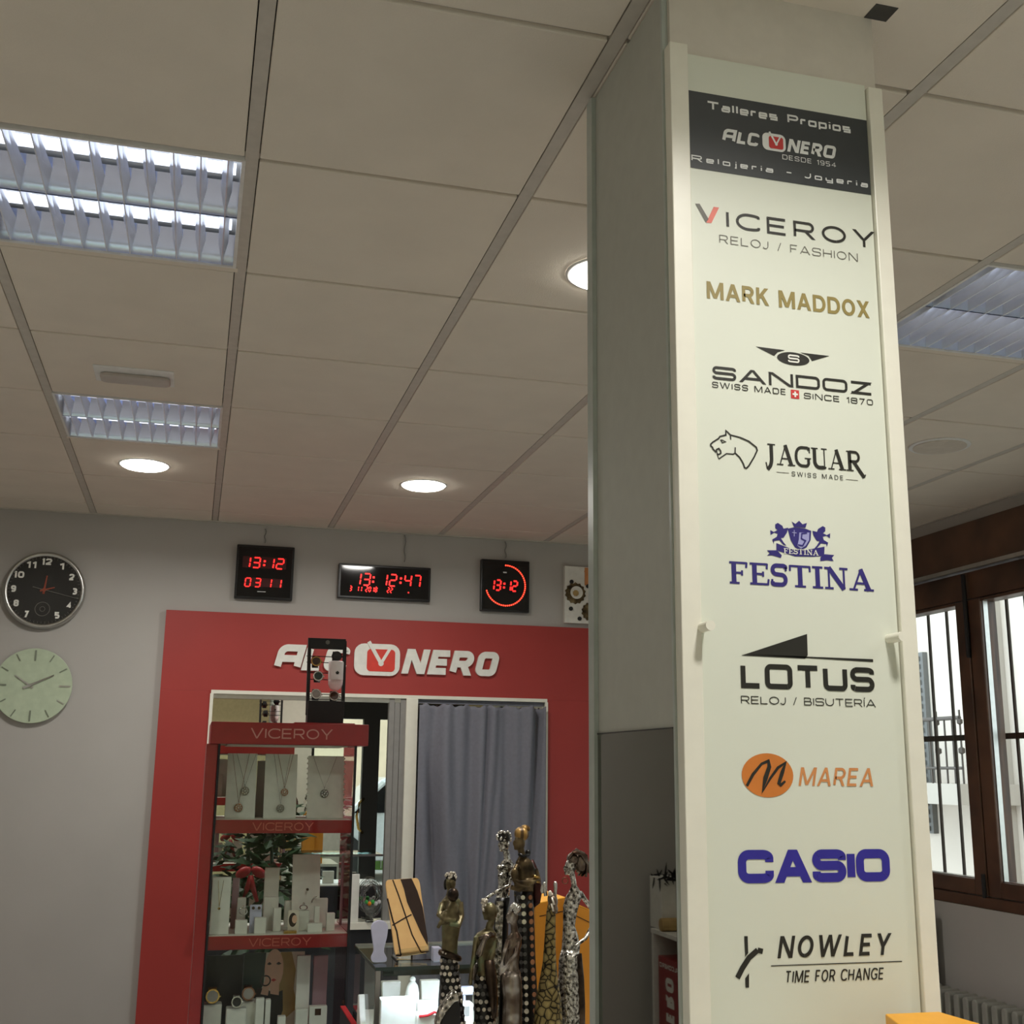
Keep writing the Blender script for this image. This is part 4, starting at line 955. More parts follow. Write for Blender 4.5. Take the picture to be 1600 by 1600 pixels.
for i in range(3):
    o = B(tx0+.004, tx1-.004, TY, TY+TD, szb[i], sz[i]).build('shelf', 'case_red', tw, bevel=.002)
    B(tx0+.006, tx1-.006, TY+.008, TY+TD-.002, sz[i], sz[i]+.0015).build('shelf_liner', 'white', o)
    if i < 2:
        za, zc = sz[i], szb[i]; hh = za-zc; xa = tx0+(tx1-tx0)*(.27, .29)[i]; xb = tx0+(tx1-tx0)*(.71, .73)[i]
        mb = MB(); pol = text_polys('VICEROY', xa, xb, zc+hh*.2, hh*.6, .12, gap=.16); [mb.add([Vector((p, TY-.0006-.00002*j, q)) for p, q in pl], [(0, 1, 2, 3)]) for j, pl in enumerate(pol)]; mb.build('shelf_lettering', 'rose2_v', o)
B(tx0-.042, tx0-.002, TY+.0, TY+TD, .0, hz0).build('side_panel', 'case_red', tw, bevel=.002)
B(tx1-.004, tx1, TY+.006, TY+TD, szb[2], hz0).build('tinted_side', 'redacr', tw)
m = MB(); m.box(tx0-.002, tx0+.006, TY-.006, TY+.008, szb[2], hz0); m.box(tx1-.006, tx1+.002, TY-.006, TY+.008, szb[2], hz0); m.build('corner_post', 'blackm', tw)
B(tx0+.006, tx1-.006, TY-.005, TY-.002, szb[2], hz0).build('front_glass', 'glassclear', tw)
B(tx0, tx1, TY, TY+TD, 0, szb[2]).build('base_cabinet', 'case_red', tw, bevel=.003)
B(tx0+.03, tx1-.03, TY+.02, TY+TD-.02, hz0-.004, hz0-.0005).build('top_liner', 'white', tw)

GRP1 = 'necklace cards on the upper shelf of the tower'
def necklace_card(u0, u1, vt, i, y, label, pend, scallop=False):
    z0 = sz[i]+.0018; x0, x1 = Xt(u0, 1240, y), Xt(u1, 1240, y); zt = Zt(vt, (u0+u1)/2, y)
    lean = .05; t = thing('necklace_card', label, 'jewellery card', ((x0+x1)/2, y, z0), GRP1)
    m = MB(); m.prism([(x0, y, z0), (x1, y, z0), (x1, y+lean, zt), (x0, y+lean, zt)], (0, .006, 0)); m.build('card', 'white', t, bevel=.001)
    m = MB(); m.prism([((x0+x1)/2-.02, y+.008+lean*.6, z0+(zt-z0)*.6), ((x0+x1)/2+.02, y+.008+lean*.6, z0+(zt-z0)*.6), ((x0+x1)/2+.02, y+.1, z0), ((x0+x1)/2-.02, y+.1, z0)], (0, .003, 0)); m.build('strut', 'white', t)
    if scallop:
        m = MB(); N = 12
        for s_ in (x0-.001, x1+.001):
            for k in range(N): f = (k+.5)/N; m.ball((s_, y+lean*f, z0+(zt-z0)*f), .004, 6)
        m.build('beaded_edge', 'white', t)
    for j, (pu, pv, r, met, du) in enumerate(pend):
        px, pz = Xt(pu, pv, y), Zt(pv, pu, y); f = (pz-z0)/(zt-z0); py = y+lean*f-.005
        nk = thing('necklace', 'fine chain with round pendant, '+['upper', 'lower'][j]+' one on the '+label.split(' of')[0], 'necklace', (px, py, pz), 'pendant necklaces in the tower')
        m = MB(); w_ = du
        for sgn in (-1, 1):
            xa = min(max(px+sgn*w_, x0+.004), x1-.004)
            m.tube([(xa, y+lean-.003, zt), (xa+(px-xa)*.5, y+lean*(.5+f*.5)-.004, zt+(pz+r*1.2-zt)*.5), (px, py, pz+r*1.1)], .0008, 6)
        m.build('chain', met, nk)
        m = MB(); m.disc((px, py, pz), (0, -1, 0), r, .004, 20); m.build('pendant', 'pendant_silver' if met == 'silver' else met, nk, bevel=.001)
        m = MB()
        for k in range(7): m.ball((px+r*.6*math.cos(k*.9), py-.004, pz+r*.6*math.sin(k*.9)), r*.22, 6)
        m.ball((px, py-.004, pz), r*.3, 6); m.build('stones', 'crystal_stone', nk)
necklace_card(353, 400, 1177, 0, TY+.08, 'left white necklace card of the red tower', [(383, 1236, .0155, 'silver', .035), (372.5, 1262, .015, 'rose', .03)])
necklace_card(413, 464, 1178, 0, TY+.08, 'middle white necklace card of the red tower', [(445, 1238, .0135, 'rose', .028), (438, 1263, .0145, 'silver', .03)])
necklace_card(481, 538, 1181, 0, TY+.10, 'right beaded-edge necklace card of the red tower', [(507.5, 1240, .0155, 'silver', .045)], True)
x0, x1 = Xt(401, 1220, TY+.2), Xt(416, 1220, TY+.2)
tag(B(x0, x1, TY+.19, TY+.2, sz[0]+.002, Zt(1189, 408, TY+.2)).build('grey_card', 'greycard'), 'narrow grey card between two necklace cards', 'jewellery card')
a = (Xt(536, 1168), Zt(1176)); 
# middle shelf
z1 = sz[1]+.0018
def stand(u0, u1, vt, y, label, m='white', depth=.03, lean=0, nm='jewellery_stand', grp='white stands on the middle shelf', zb=None, taper=0):
    zb = z1 if zb is None else zb
    x0, x1 = Xt(u0, 1420, y), Xt(u1, 1420, y); zt = Zt(vt, (u0+u1)/2, y)
    q = MB(); q.prism([(x0, y, zb), (x1, y, zb), (x1-taper, y+lean, zt), (x0+taper, y+lean, zt)], (0, depth, 0)); o = q.build(nm, m, bevel=.002)
    tag(o, label, 'jewellery stand', grp); return o, (x0, x1, y, zb, zt)
def ring_on(o, c, r, m='silver', tilt=0, nm='ring', label=None):
    q = MB(); n = 20; q.tube([Vector(c)+Vector((r*math.cos(2*PI*k/n), r*math.sin(2*PI*k/n)*math.sin(tilt), r*math.sin(2*PI*k/n)*math.cos(tilt))) for k in range(n)], r*.16, 6, True); q.ball(Vector(c)+Vector((0, 0, r)), r*.35, 8)
    k = q.build(nm, m, loc=c, smooth=True); tag(k, label, 'jewellery', 'small jewellery in the tower'); return k
o, g = stand(329, 359, 1371, TY+.03, 'tall white necklace box at the left end of the middle shelf')
nk = MB(); xm = (g[0]+g[1])/2-.004; nk.tube([(xm-.008, TY+.028, g[4]-.01), (xm, TY+.028, Zt(1418, 344))], .0007, 5); nk.tube([(xm+.010, TY+.028, g[4]-.01), (xm, TY+.028, Zt(1418, 344))], .0007, 5); nk.ball((xm, TY+.027, Zt(1421, 344)), .005, 8)
tag(nk.build('necklace', 'gold'), 'fine gold chain hanging on the tall white box', 'necklace', 'small jewellery in the tower')
stand(361, 372, 1372, TY+.2, 'mauve side card behind the tall white box', 'mauve', .01)
o, g = stand(411, 434, 1356, TY+.2, 'white T-shaped card stand in the middle of the shelf', 'white', .02)
B(g[0]-.006, g[1]+.006, TY+.19, TY+.23, g[4]-.02, g[4]-.014).build('dark_band', 'black', o) if 0 else None
o, g = stand(456, 500, 1337, TY+.14, 'large plain white necklace slab leaning on the middle shelf', 'white', .012, .06, taper=-.0)
q = MB(); q.disc((Xt(480, 1390, TY+.16), TY+.155, Zt(1390, 480, TY+.15)), (0, -1, 0), .005, .004); tag(q.build('pendant', 'dial_brown'), 'small dark stud on the large white slab', 'jewellery', 'small jewellery in the tower')
stand(531, 545, 1337, TY+.22, 'mauve card strip at the right end of the middle shelf', 'mauve', .01)
o, g = stand(391, 410, 1415, TY+.06, 'pale card with two dark ear studs', 'lilac', .004, .03)
for du in (396, 405): q = MB(); q.disc((Xt(du, 1418, TY+.07), TY+.078, Zt(1419, du, TY+.07)), (0, -1, 0), .0052, .005); tag(q.build('ear_stud', 'dial_brown'), 'dark round ear stud on the pale card, '+('left' if du < 400 else 'right')+' of the pair', 'jewellery', 'small jewellery in the tower')
o, g = stand(369, 388, 1438, TY+.03, 'low white block with a ring holder on it')
ring_on(o, ((g[0]+g[1])/2+.004, TY+.045, Zt(1424, 380, TY+.04)), .014, 'silver', .6, label='silver ring above the low white block')
stand(370, 384, 1403, TY+.14, 'small white block behind the ring holder')
stand(399, 417, 1434, TY+.03, 'low white block in front of the ear stud card')
stand(412, 435, 1402, TY+.13, 'broad white block under the T-shaped stand', 'white')
stand(428, 440, 1419, TY+.08, 'slim white post beside the broad block')
o, g = stand(445, 465, 1408, TY+.18, 'stepped white block left of the portrait card', 'white')
# portrait card on the middle shelf
x0, x1 = Xt(450, 1435, TY+.06), Xt(467, 1435, TY+.06); zt = Zt(1422, 458, TY+.06)
t = thing('portrait_card', 'small printed card with a dark haired woman on the middle shelf', 'card', ((x0+x1)/2, TY+.06, z1))
B(x0, x1, TY+.06, TY+.063, z1, zt).build('card', 'poster', t)
cxp, czp = (x0+x1)/2, (z1+zt)/2
seg_part([circ(cxp-.002, czp+.004, .014, .024)], 'hair', t, 'printed_hair', TY+.0595); seg_part([circ(cxp+.004, czp+.006, .009, .014)], 'skin', t, 'printed_face', TY+.0592)
o, g = stand(467, 484, 1423, TY+.08, 'white block carrying a wide silver ring')
ring_on(o, ((g[0]+g[1])/2-.002, TY+.09, g[4]+.010), .013, 'chrome', 1.0, label='wide silver ring on the white block')
o, g = stand(487, 512, 1404, TY+.16, 'rounded white bracelet block at the right of the middle shelf', 'white')
q = MB(); n = 12; xa, xb = g[0]-.002, g[1]-.02; q.tube([((xa+.02)+.02*math.cos(PI*k/n), TY+.15, g[4]-.012+.02*math.sin(PI*k/n)) for k in range(n//2, n+1)], .0022, 6); tag(q.build('bracelet', 'silver'), 'silver bangle arc on the rounded white block', 'jewellery', 'small jewellery in the tower')
stand(492, 500, 1416, TY+.06, 'thin white post near the glass')
stand(511, 524, 1427, TY+.06, 'white cube at the right front of the middle shelf')
stand(482, 505, 1443, TY+.03, 'flat white plinth at the front of the middle shelf')
x0, x1 = Xt(443, 1453, TY+.03), Xt(463, 1453, TY+.03)
tag(B(x0, x1, TY+.015, TY+.045, z1, z1+.009).build('name_plate', 'gold'), 'flat golden plate lying at the shelf front', 'plate')
# bottom shelf
z2 = sz[2]+.0018
x0, x1 = Xt(318, 1540, TY+.25), Xt(378, 1540, TY+.25)
tag(B(x0, x1, TY+.25, TY+.256, z2, Zt(1493, 350, TY+.25)).build('black_poster', 'poster_dark'), 'plain black poster card at the back of the bottom shelf', 'card')
x0, x1 = Xt(379, 1540, TY+.22), Xt(474, 1540, TY+.22); zt = Zt(1488, 425, TY+.22); y = TY+.22
t = thing('portrait_poster', 'printed poster of a fair haired woman with dark clothes on the bottom shelf', 'card', ((x0+x1)/2, y, z2))
B(x0, x1, y, y+.004, z2, zt).build('card', 'poster', t)
wd, ht = x1-x0, zt-z2; P2 = lambda a, b: (x0+a*wd, z2+b*ht)
ov = lambda a, b, ra, rb, n=24: [P2(a+ra*math.cos(2*PI*k/n), b+rb*math.sin(2*PI*k/n)) for k in range(n)]
seg_part([[P2(.0, 1), P2(.36, 1), P2(.34, .62), P2(.22, .42), P2(.0, .36)]], 'dial_green', t, 'printed_shadow', y-.0004)
seg_part([[P2(.60, 1), P2(.78, 1), P2(.86, .78), P2(.84, .55), P2(.92, .32), P2(.72, .2), P2(.56, .3), P2(.58, .6)]], 'tan', t, 'printed_hair', y-.0006)
seg_part([[P2(.12, .30), P2(.24, .58), P2(.40, .56), P2(.52, .50), P2(.66, .54), P2(.68, .30), P2(.60, .12), P2(.2, .12)]], 'poster_dark', t, 'printed_clothes', y-.0008)
seg_part([[P2(.44, .62), P2(.60, .66), P2(.60, .48), P2(.46, .50)]], 'skin', t, 'printed_neck', y-.001)
seg_part([ov(.50, .80, .155, .24)], 'skin', t, 'printed_face', y-.0012)
seg_part([[P2(.53, .86), P2(.57, .885), P2(.62, .86), P2(.57, .845)]], 'hair', t, 'printed_eye', y-.0014); seg_part([[P2(.38, .86), P2(.42, .885), P2(.46, .86), P2(.42, .845)]], 'hair', t, 'printed_eye', y-.0014)
seg_part([[P2(.46, .665), P2(.50, .685), P2(.55, .665), P2(.50, .645)]], 'red_v', t, 'printed_mouth', y-.0014)
seg_part([[P2(.30, .5), P2(.38, .72), P2(.46, .68), P2(.42, .48)]], 'skin', t, 'printed_hand', y-.0016); seg_part(ribbon(circ(*P2(.37, .66), .017), .005, True), 'hair', t, 'printed_watch', y-.0018)
q = MB(); x0, x1 = Xt(470, 1530, TY+.12), Xt(494, 1530, TY+.12); zt = Zt(1494, 485, TY+.12)
stand(469, 490, 1494, TY+.12, 'tall pale ribbed card right of the portrait poster', 'white', .012, .02, grp='stands on the bottom shelf', zb=z2)
stand(494, 516, 1493, TY+.16, 'tall mauve card beside the ribbed card', 'mauve', .012, 0, grp='stands on the bottom shelf', zb=z2)
def watch(u, v, r, y, label, case, dial, zb=None, strap=True, base=True):
    c = at_y(u, v, y); t = thing('wrist_watch', label, 'watch', c, 'wrist watches'); zb = z2 if zb is None else zb
    m = MB(); m.disc((c.x, y, c.z), (0, -1, .25), r, .008, 24); m.build('watch_case', case, t, bevel=.001)
    m = MB(); d = Vector((0, -1, .25)).normalized()*.0082; m.disc(c+d, (0, -1, .25), r*.78, .0006, 24); m.build('dial', dial, t)
    m = MB(); m.disc((c.x+r, y-.003, c.z), (1, 0, 0), .003, .004, 8); m.build('crown', case, t)
    m = MB(); w_ = r*.62
    n = 14; ring = []
    R2 = r*1.15
    for k in range(n+1):
        a = PI*.5-2*PI*k/n*.86-.3; ring.append((y+R2+R2*-math.sin(a), c.z-.25*0+R2*math.cos(a)))
    # strap loop standing behind the case
    pts = [(y+R2*(1-math.cos(a)), c.z+R2*math.sin(a)*.95) for a in [PI*.42+(2*PI-PI*.84)*k/n for k in range(n+1)]]
    m.rings([[Vector((c.x-w_, yy, zz)), Vector((c.x+w_, yy, zz)), Vector((c.x+w_, yy+.003, zz)), Vector((c.x-w_, yy+.003, zz))] for yy, zz in pts]); m.build('strap', case if strap else 'black', t)
    return t, c
def cushion(x, y, z0, z1_, w_, label):
    q = MB(); q.box(x-w_, x+w_, y, y+.06, z0, z1_); o = q.build('watch_block', 'white', bevel=.004); tag(o, label, 'watch stand', 'white watch blocks on the bottom shelf')
for u, v, r, y, lb, cs, dl, zt in ((332, 1557, .024, TY+.07, 'gold rimmed watch at the left of the bottom shelf', 'gold', 'dial_silver', 1586), (370, 1566, .019, TY+.05, 'small dark watch in the middle of the bottom shelf', 'silver', 'black', 1584), (388, 1553, .023, TY+.1, 'rose gold watch behind the small dark watch', 'rose', 'dial_silver', 1578)):
    watch(u, v, r, y, lb, cs, dl)
    c = at_y(u, v, y); cushion(c.x, y, z2, c.z-r*1.1, (.034 if u == 332 else .04) if r > .02 else .034, 'white block under the '+lb.split(' watch')[0]+' watch')
for u0, u1, vt, lb in ((408, 421, 1560, 'tall white bust card in front of the portrait poster'), (423, 431, 1562, 'narrow white bust card in front of the portrait poster'), (470, 489, 1577, 'white dome stand at the right of the bottom shelf'), (443, 455, 1588, 'white cube stand low on the bottom shelf'), (491, 518, 1572, 'white block with a dark square on the bottom shelf')):
    o, g = stand(u0, u1, vt, TY+.06, lb, 'white', .03, grp='stands on the bottom shelf', zb=z2)
    if u0 == 491: B((g[0]*.7+g[1]*.3), (g[0]*.35+g[1]*.65), TY+.0595, TY+.06, g[4]-.03, g[4]-.008).build('dark_square', 'dial_brown', o)

# ---------------- watch rack and detector on top of the tower
ry = TY+.16
Xr = lambda u, v=1070: at_y(u, v, ry).x
Zr = lambda v, u=510: at_y(u, v, ry).z
rk = thing('watch_rack', 'black open watch rack standing on the red display tower', 'display rack', ((Xr(480)+Xr(538))/2, ry, hz1))
B(Xr(458, 1124), Xr(552, 1124), ry-.06, ry+.06, hz1, hz1+.008).build('acrylic_base', 'case_red', rk, bevel=.002)
B(Xr(479, 1115), Xr(535, 1115), ry-.04, ry+.03, hz1+.008, Zr(1096)).build('foot_block', 'blackm', rk, bevel=.002)
m = MB()
for (ua, va, ub, vb) in ((480, 1118, 484, 998), (535, 1118, 539, 1001)):
    xa, xb = Xr(ua, va), Xr(ub, vb); m.prism([(xa-.006, ry-.012, Zr(va)), (xa+.006, ry-.012, Zr(va)), (xb+.006, ry-.012, Zr(vb)), (xb-.006, ry-.012, Zr(vb))], (0, .024, 0))
m.build('upright', 'blackm', rk)
B(Xr(484, 1000), Xr(540, 1000), ry-.014, ry+.014, Zr(1014), Zr(998)).build('header_plate', 'blackm', rk, bevel=.001)
for v in (1026, 1035.5, 1052, 1062, 1085, 1093): m = MB(); m.tube([(Xr(479, v), ry, Zr(v)), (Xr(538, v), ry, Zr(v))], .0018, 6); m.build('cross_wire', 'blackm', rk)
p = at_y(512, 1006, ry-.0145); seg_part([gearpoly((p.x, p.z+.006), .009, 6), ], 'grey_v', rk, 'crown_mark', ry-.0147)
for u, v, lb, cs, dl, st in ((494, 1034, 'gold rimmed watch at the upper left of the black rack', 'gold', 'dial_brown', 1), (497, 1057, 'green dial watch in the middle left of the black rack', 'silver', 'dial_green', 1), (494, 1085, 'grey dial watch at the lower left of the black rack', 'silver', 'dial_silver', 1), (522, 1088, 'brown dial watch at the lower right of the black rack', 'silver', 'dial_brown', 1), (526, 1026, 'dark watch at the upper right of the black rack', 'black', 'dial_black', 1)):
    watch(u, v, .0195, ry-.028, lb, cs, dl, strap=False)
# motion detector
dy = ry-.075
c0 = at_y(524.5, 1056, dy); xa, xb = at_y(513, 1050, dy).x, at_y(536.5, 1050, dy).x; zt, zb = at_y(524, 1033, dy).z, at_y(524, 1079, dy).z; r = (xb-xa)/2; xc = (xa+xb)/2
t = thing('motion_detector', 'white capsule motion detector in front of the black watch rack', 'motion detector', (xc, dy, zb))
m = MB(); m.loft([(xc, dy, zt-.0, r*.9, r*.55), (xc, dy, zt-.004, r, r*.6), (xc, dy, zb+.04, r, r*.6)], 24); m.build('body', 'detector', t, smooth=True, bevel=.002)
m = MB(); m.loft([(xc, dy, zb+.04, r*.99, r*.6), (xc, dy, zb+.022, r*.95, r*.57), (xc, dy, zb+.008, r*.72, r*.45), (xc, dy, zb, r*.3, r*.2)], 24); m.build('lens', 'detector_lens', t, smooth=True)
m = MB(); m.prism([(xc+.004+.007*math.cos(a), dy-r*.59, zt-.045+.007*math.sin(a)) for a in [2*PI*k/5+PI/2 for k in range(5)]], (0, -.003, 0)); m.build('emblem', 'ink', t)
m = MB(); m.tube([(xc, dy+.01, zt-.03), (xc, ry-.0, zt-.03)], .004, 6); m.build('bracket', 'blackm', t)

# ---------------- plant behind the tower
pt_ = thing('potted_plant', 'leafy green plant with a red ribbon standing behind the display tower', 'plant', (.36, 5.12, 0))
m = MB(); m.loft([(.36, 5.12, .0, .10, .10), (.36, 5.12, .55, .13, .13), (.36, 5.12, .56, .14, .14)], 20); m.build('pot', 'pot', pt_, smooth=True)
m = MB(); m.tube([(.36, 5.12, .55), (.37, 5.11, .9), (.35, 5.12, 1.2)], [.02, .014, .006]); m.build('stem', 'leaf', pt_)
m = MB(); rnd = random.Random(3)
for k in range(190):
    a = rnd.uniform(0, 2*PI); h = rnd.uniform(.78, 1.36); rr = rnd.uniform(.02, .2)*(1.42-h)/.5; c = Vector((.36+rr*math.cos(a), 5.11+rr*.7*math.sin(a), h))
    L_ = rnd.uniform(.06, .13); d = Vector((math.cos(a), math.sin(a)*.7, rnd.uniform(-.7, .5))).normalized(); s_ = d.cross(Vector((0, 0, 1))).normalized()*L_*.26; n_ = d.cross(s_).normalized()*.01
    m.add([c, c+d*L_*.35+s_+n_, c+d*L_, c+d*L_*.35-s_+n_, c+d*L_*.4-n_], [(0, 1, 4), (1, 2, 4), (2, 3, 4), (3, 0, 4)])
m.build('foliage', 'leaf', pt_)
c = at_y(392, 1368, 4.93); m = MB()
for sg in (-1, 1): m.ball(c+Vector((sg*.03, 0, .012)), (.034, .012, .02), 10, Matrix.Rotation(sg*.5, 3, 'Y')); m.tube([c, c+Vector((sg*.012, 0, -.05)), c+Vector((sg*.03, 0, -.10))], [.010, .012, .008], 6)
m.build('ribbon', 'ribbon', pt_, smooth=True)

# ================================================================== GLASS SHOWCASE
SY0, SZ = 3.62, .878
cn = at_y(588, 1512, SY0); SZ = cn.z
sx0, sx1 = cn.x, cn.x+.75; sy1 = at_z(700, 1473, SZ).y
sc = thing('glass_showcase', 'glass topped showcase counter lit from inside behind the statuettes', 'showcase', ((sx0+sx1)/2, SY0+.25, 0))
DK = at_y(640, 1600, SY0+.12).z-.02
def slab(x0, x1, y0, y1, z0, z1, n_, m_): return B(x0, x1, y0, y1, z0, z1).build(n_, m_, sc)
slab(sx0, sx1, SY0, sy1, SZ-.008, SZ, 'top_glass', 'glassclear'); slab(sx0, sx1, SY0, SY0+.006, DK, SZ-.008, 'front_glass', 'glassclear'); slab(sx0, sx0+.006, SY0+.006, sy1, DK, SZ-.008, 'side_glass', 'glassclear')
m = MB(); m.box(sx0, sx1, SY0-.003, SY0, SZ-.009, SZ+.001); m.box(sx0-.003, sx0, SY0-.003, sy1, SZ-.009, SZ+.001); m.build('glass_edge', 'edge_dark', sc)
m = MB(); m.box(sx0-.001, sx0+.013, SY0-.002, SY0+.012, DK, SZ-.009); m.build('corner_profile', 'steel', sc)
m = MB(); m.box(sx0, sx1, sy1-.004, sy1+.004, SZ-.01, SZ+.004); m.build('rear_profile', 'steel', sc)
slab(sx0, sx1, SY0, sy1, 0, DK, 'plinth', 'wall_dark'); slab(sx0+.008, sx1-.002, SY0+.008, sy1-.02, DK, DK+.006, 'deck', 'white')
slab(sx0+.03, sx1-.03, SY0+.014, SY0+.024, SZ-.013, SZ-.011, 'light_strip', 'led_strip')
m = MB(); m.box(sx0+.02, sx1-.02, SY0+.008, SY0+.012, SZ-.026, SZ-.009); m.box(sx0+.02, sx1-.02, SY0+.026, SY0+.028, SZ-.0135, SZ-.009); m.box(sx0+.02, sx1-.02, SY0+.012, SY0+.026, SZ-.0105, SZ-.0085); m.build('light_channel', 'edge_dark', sc)
zd = DK+.0062
def prop(nm, mb, m, label, cat='jewellery stand', grp='white stands inside the glass showcase', **k): return tag(mb.build(nm, m, **k), label, cat, grp)
Xs = lambda u, y, v=1560: at_y(u, v, y).x
Zs = lambda v, y, u=640: at_y(u, v, y).z
def blk(u0, u1, v0, y, d, label, m='white', z0=None, taper=0, nm='display_block'):
    q = MB(); z0 = zd if z0 is None else z0; zt = Zs(v0, y, (u0+u1)/2); x0, x1 = Xs(u0, y), Xs(u1, y); q.prism([(x0, y, z0), (x1, y, z0), (x1-taper, y, zt), (x0+taper, y, zt)], (0, d, 0)); o = prop(nm, q, m, label, bevel=.003); return o, (x0, x1, zt)
blk(595, 651, 1561, SY0+.06, .05, 'big white box at the left front of the glass showcase'); 
o, g = blk(608, 631, 1563, SY0+.17, .05, 'white block with a dark square behind the big white box'); B(g[1]-.03, g[1]-.008, SY0+.169, SY0+.17, g[2]-.03, g[2]-.006).build('dark_square', 'greycard', o)
blk(599, 623, 1534, SY0+.25, .03, 'white necklace bust with square shoulders, left one in the showcase', taper=-.006); blk(660, 684, 1532, SY0+.25, .03, 'white necklace bust with square shoulders, behind the red ribbon', taper=-.006)
o, g = blk(652, 685, 1566, SY0+.15, .05, 'white block under the right necklace bust'); 
q = MB(); xm = Xs(644, SY0+.2); q.loft([(xm, SY0+.2, zd, .022, .018), (xm, SY0+.2, Zs(1552, SY0+.2), .022, .018), (xm, SY0+.2, Zs(1540, SY0+.2), .017, .014), (xm, SY0+.2, Zs(1534, SY0+.2), .008, .008)], 16); q.ball((xm, SY0+.2, Zs(1531, SY0+.2)), .010, 10); prop('figurine_bust', q, 'white', 'small white figure between the two necklace busts', smooth=True)
o, g = blk(718, 740, 1568, SY0+.1, .05, 'white block with a grey square at the right of the showcase'); B(g[0]+.012, g[0]+.032, SY0+.099, SY0+.1, g[2]-.035, g[2]-.008).build('grey_square', 'greycard', o)
q = MB(); y = SY0+.2; x0, x1 = Xs(713, y), Xs(740, y); q.box(x0, x1, y, y+.02, Zs(1555, y, 725), Zs(1542, y, 725)); q.box((x0+x1)/2-.004, (x0+x1)/2+.004, y+.005, y+.012, zd, Zs(1555, y, 725)); prop('bracelet_bar', q, 'lilac', 'pale bracelet bar on a thin post in the showcase', bevel=.003)
blk(741, 778, 1546, SY0+.26, .03, 'white card behind the bald bronze statuette')
q = MB(); y = SY0+.05; a, b = at_y(655, 1588, y), at_y(680, 1581, y); q.tube([a, (a+b)/2+Vector((0, 0, -.004)), b], .004, 6); q.tube([b, b+Vector((.01, 0, -.01))], .003, 6); prop('red_ribbon', q, 'velvet', 'thin red ribbon lying on the white box', 'ribbon', None)
blk(651, 690, 1584, SY0+.055, .05, 'low white box carrying the red ribbon')
# left of the showcase: white ramp on red felt
y = SY0+.2; xr0, xr1 = at_y(562, 1580, y).x, at_y(587, 1580, y).x
sl = thing('side_counter', 'low dark counter between the tower and the glass showcase', 'counter', (xr0, y, 0)); zl = at_y(575, 1606, y).z
B(at_y(549, 1580, y).x+.012, sx0-.012, SY0-.03, sy1+.1, 0, zl-.004).build('body', 'wall_dark', sl); B(at_y(549, 1580, y).x+.012, sx0-.012, SY0-.03, sy1+.1, zl-.004, zl).build('felt_top', 'velvet', sl)
q = MB(); n = 10; sec = []
za, zb = zl, at_y(572, 1557, y).z
prof = [(y-.05, zl), (y-.04, zl+.006)]+[(y-.04+.08*(k/n), zl+.006+(zb-zl-.006)*(k/n)**1.6) for k in range(1, n+1)]+[(y+.055, zb-.004), (y+.06, zl)]
q.prism([(xr0, a, b) for a, b in prof], (xr1-xr0-.03, 0, 0)); prop('bracelet_ramp', q, 'white', 'curved white bracelet ramp beside the red tower', bevel=.003)
# things on the glass top
pz = SZ+.0005
py0 = SY0+.17; pl0 = at_z(635, 1500, pz)
py0 = pl0.y; nrm = Vector((-.0, -1, .36)).normalized(); base = Vector((0, py0+.012, pz+.012))
kp = lambda x, y, d=0: at_pl(540+x*.2, 1280+y*.2, base, nrm)+nrm*d
def rounded(pts, n=5, r=.14):
    out = []
    for i, p in enumerate(pts):
        a, b = pts[i-1], pts[(i+1) % len(pts)]; A = p+(a-p)*r; Bq = p+(b-p)*r
        for k in range(n+1): t_ = k/n; out.append(A*(1-t_)**2+p*2*t_*(1-t_)+Bq*t_**2)
    return out
corners = [kp(309, 474), kp(575, 456), kp(655, 1040), kp(390, 1075)]
pl = thing('ceramic_plate', 'orange glazed plate with dark brown streaks on a clear stand', 'plate', pl0)
m = MB(); m.prism(rounded(corners, r=.1), -nrm*.012); m.build('plate', 'plate_orange', pl, bevel=.002)
def glaze(pts, w=None):
    P3 = [kp(*p, .0004) for p in pts]
    if w is None: q = MB(); q.prism(P3, nrm*.0008); return q.build('glaze_streak', 'plate_dark', pl)
    q = MB(); u_ = Vector((1, 0, 0)); v_ = nrm.cross(u_).normalized(); o_ = P3[0]; d2 = [((p-o_).dot(u_), (p-o_).dot(v_)) for p in P3]
    for r_ in ribbon(d2, w): q.prism([o_+u_*a+v_*b for a, b in r_], nrm*.0008)
    return q.build('glaze_streak', 'plate_dark', pl)
glaze([(428, 470), (515, 463), (560, 560), (602, 690), (640, 930), (642, 990), (590, 893), (530, 760), (480, 650), (455, 545)])
glaze([(368, 474), (412, 590), (465, 745), (520, 905), (590, 1040)], .004); glaze([(326, 620), (368, 790), (400, 880), (415, 970), (432, 1066)], .005); glaze([(365, 830), (440, 785), (515, 745)], .004); glaze([(590, 1040), (652, 1035)], .004); glaze([(392, 1065), (432, 1066)], .005)
m = MB(); e0, e1 = corners[3], corners[2]; dx = e1-e0
m.prism([e0+dx*.05+nrm*.004, e1-dx*.02+nrm*.004, e1-dx*.02+nrm*.008, e0+dx*.05+nrm*.008], (0, 0, .018)); m.box(e0.x-.0, e1.x, py0-.02, py0+.09, pz, pz+.004)
m.prism([(e0.x+.03, py0+.085, pz+.004), (e1.x-.03, py0+.085, pz+.004), ((e0.x+e1.x)/2, py0+.07, pz+.16)], (0, .003, 0)); m.build('clear_stand', 'crystal', pl)
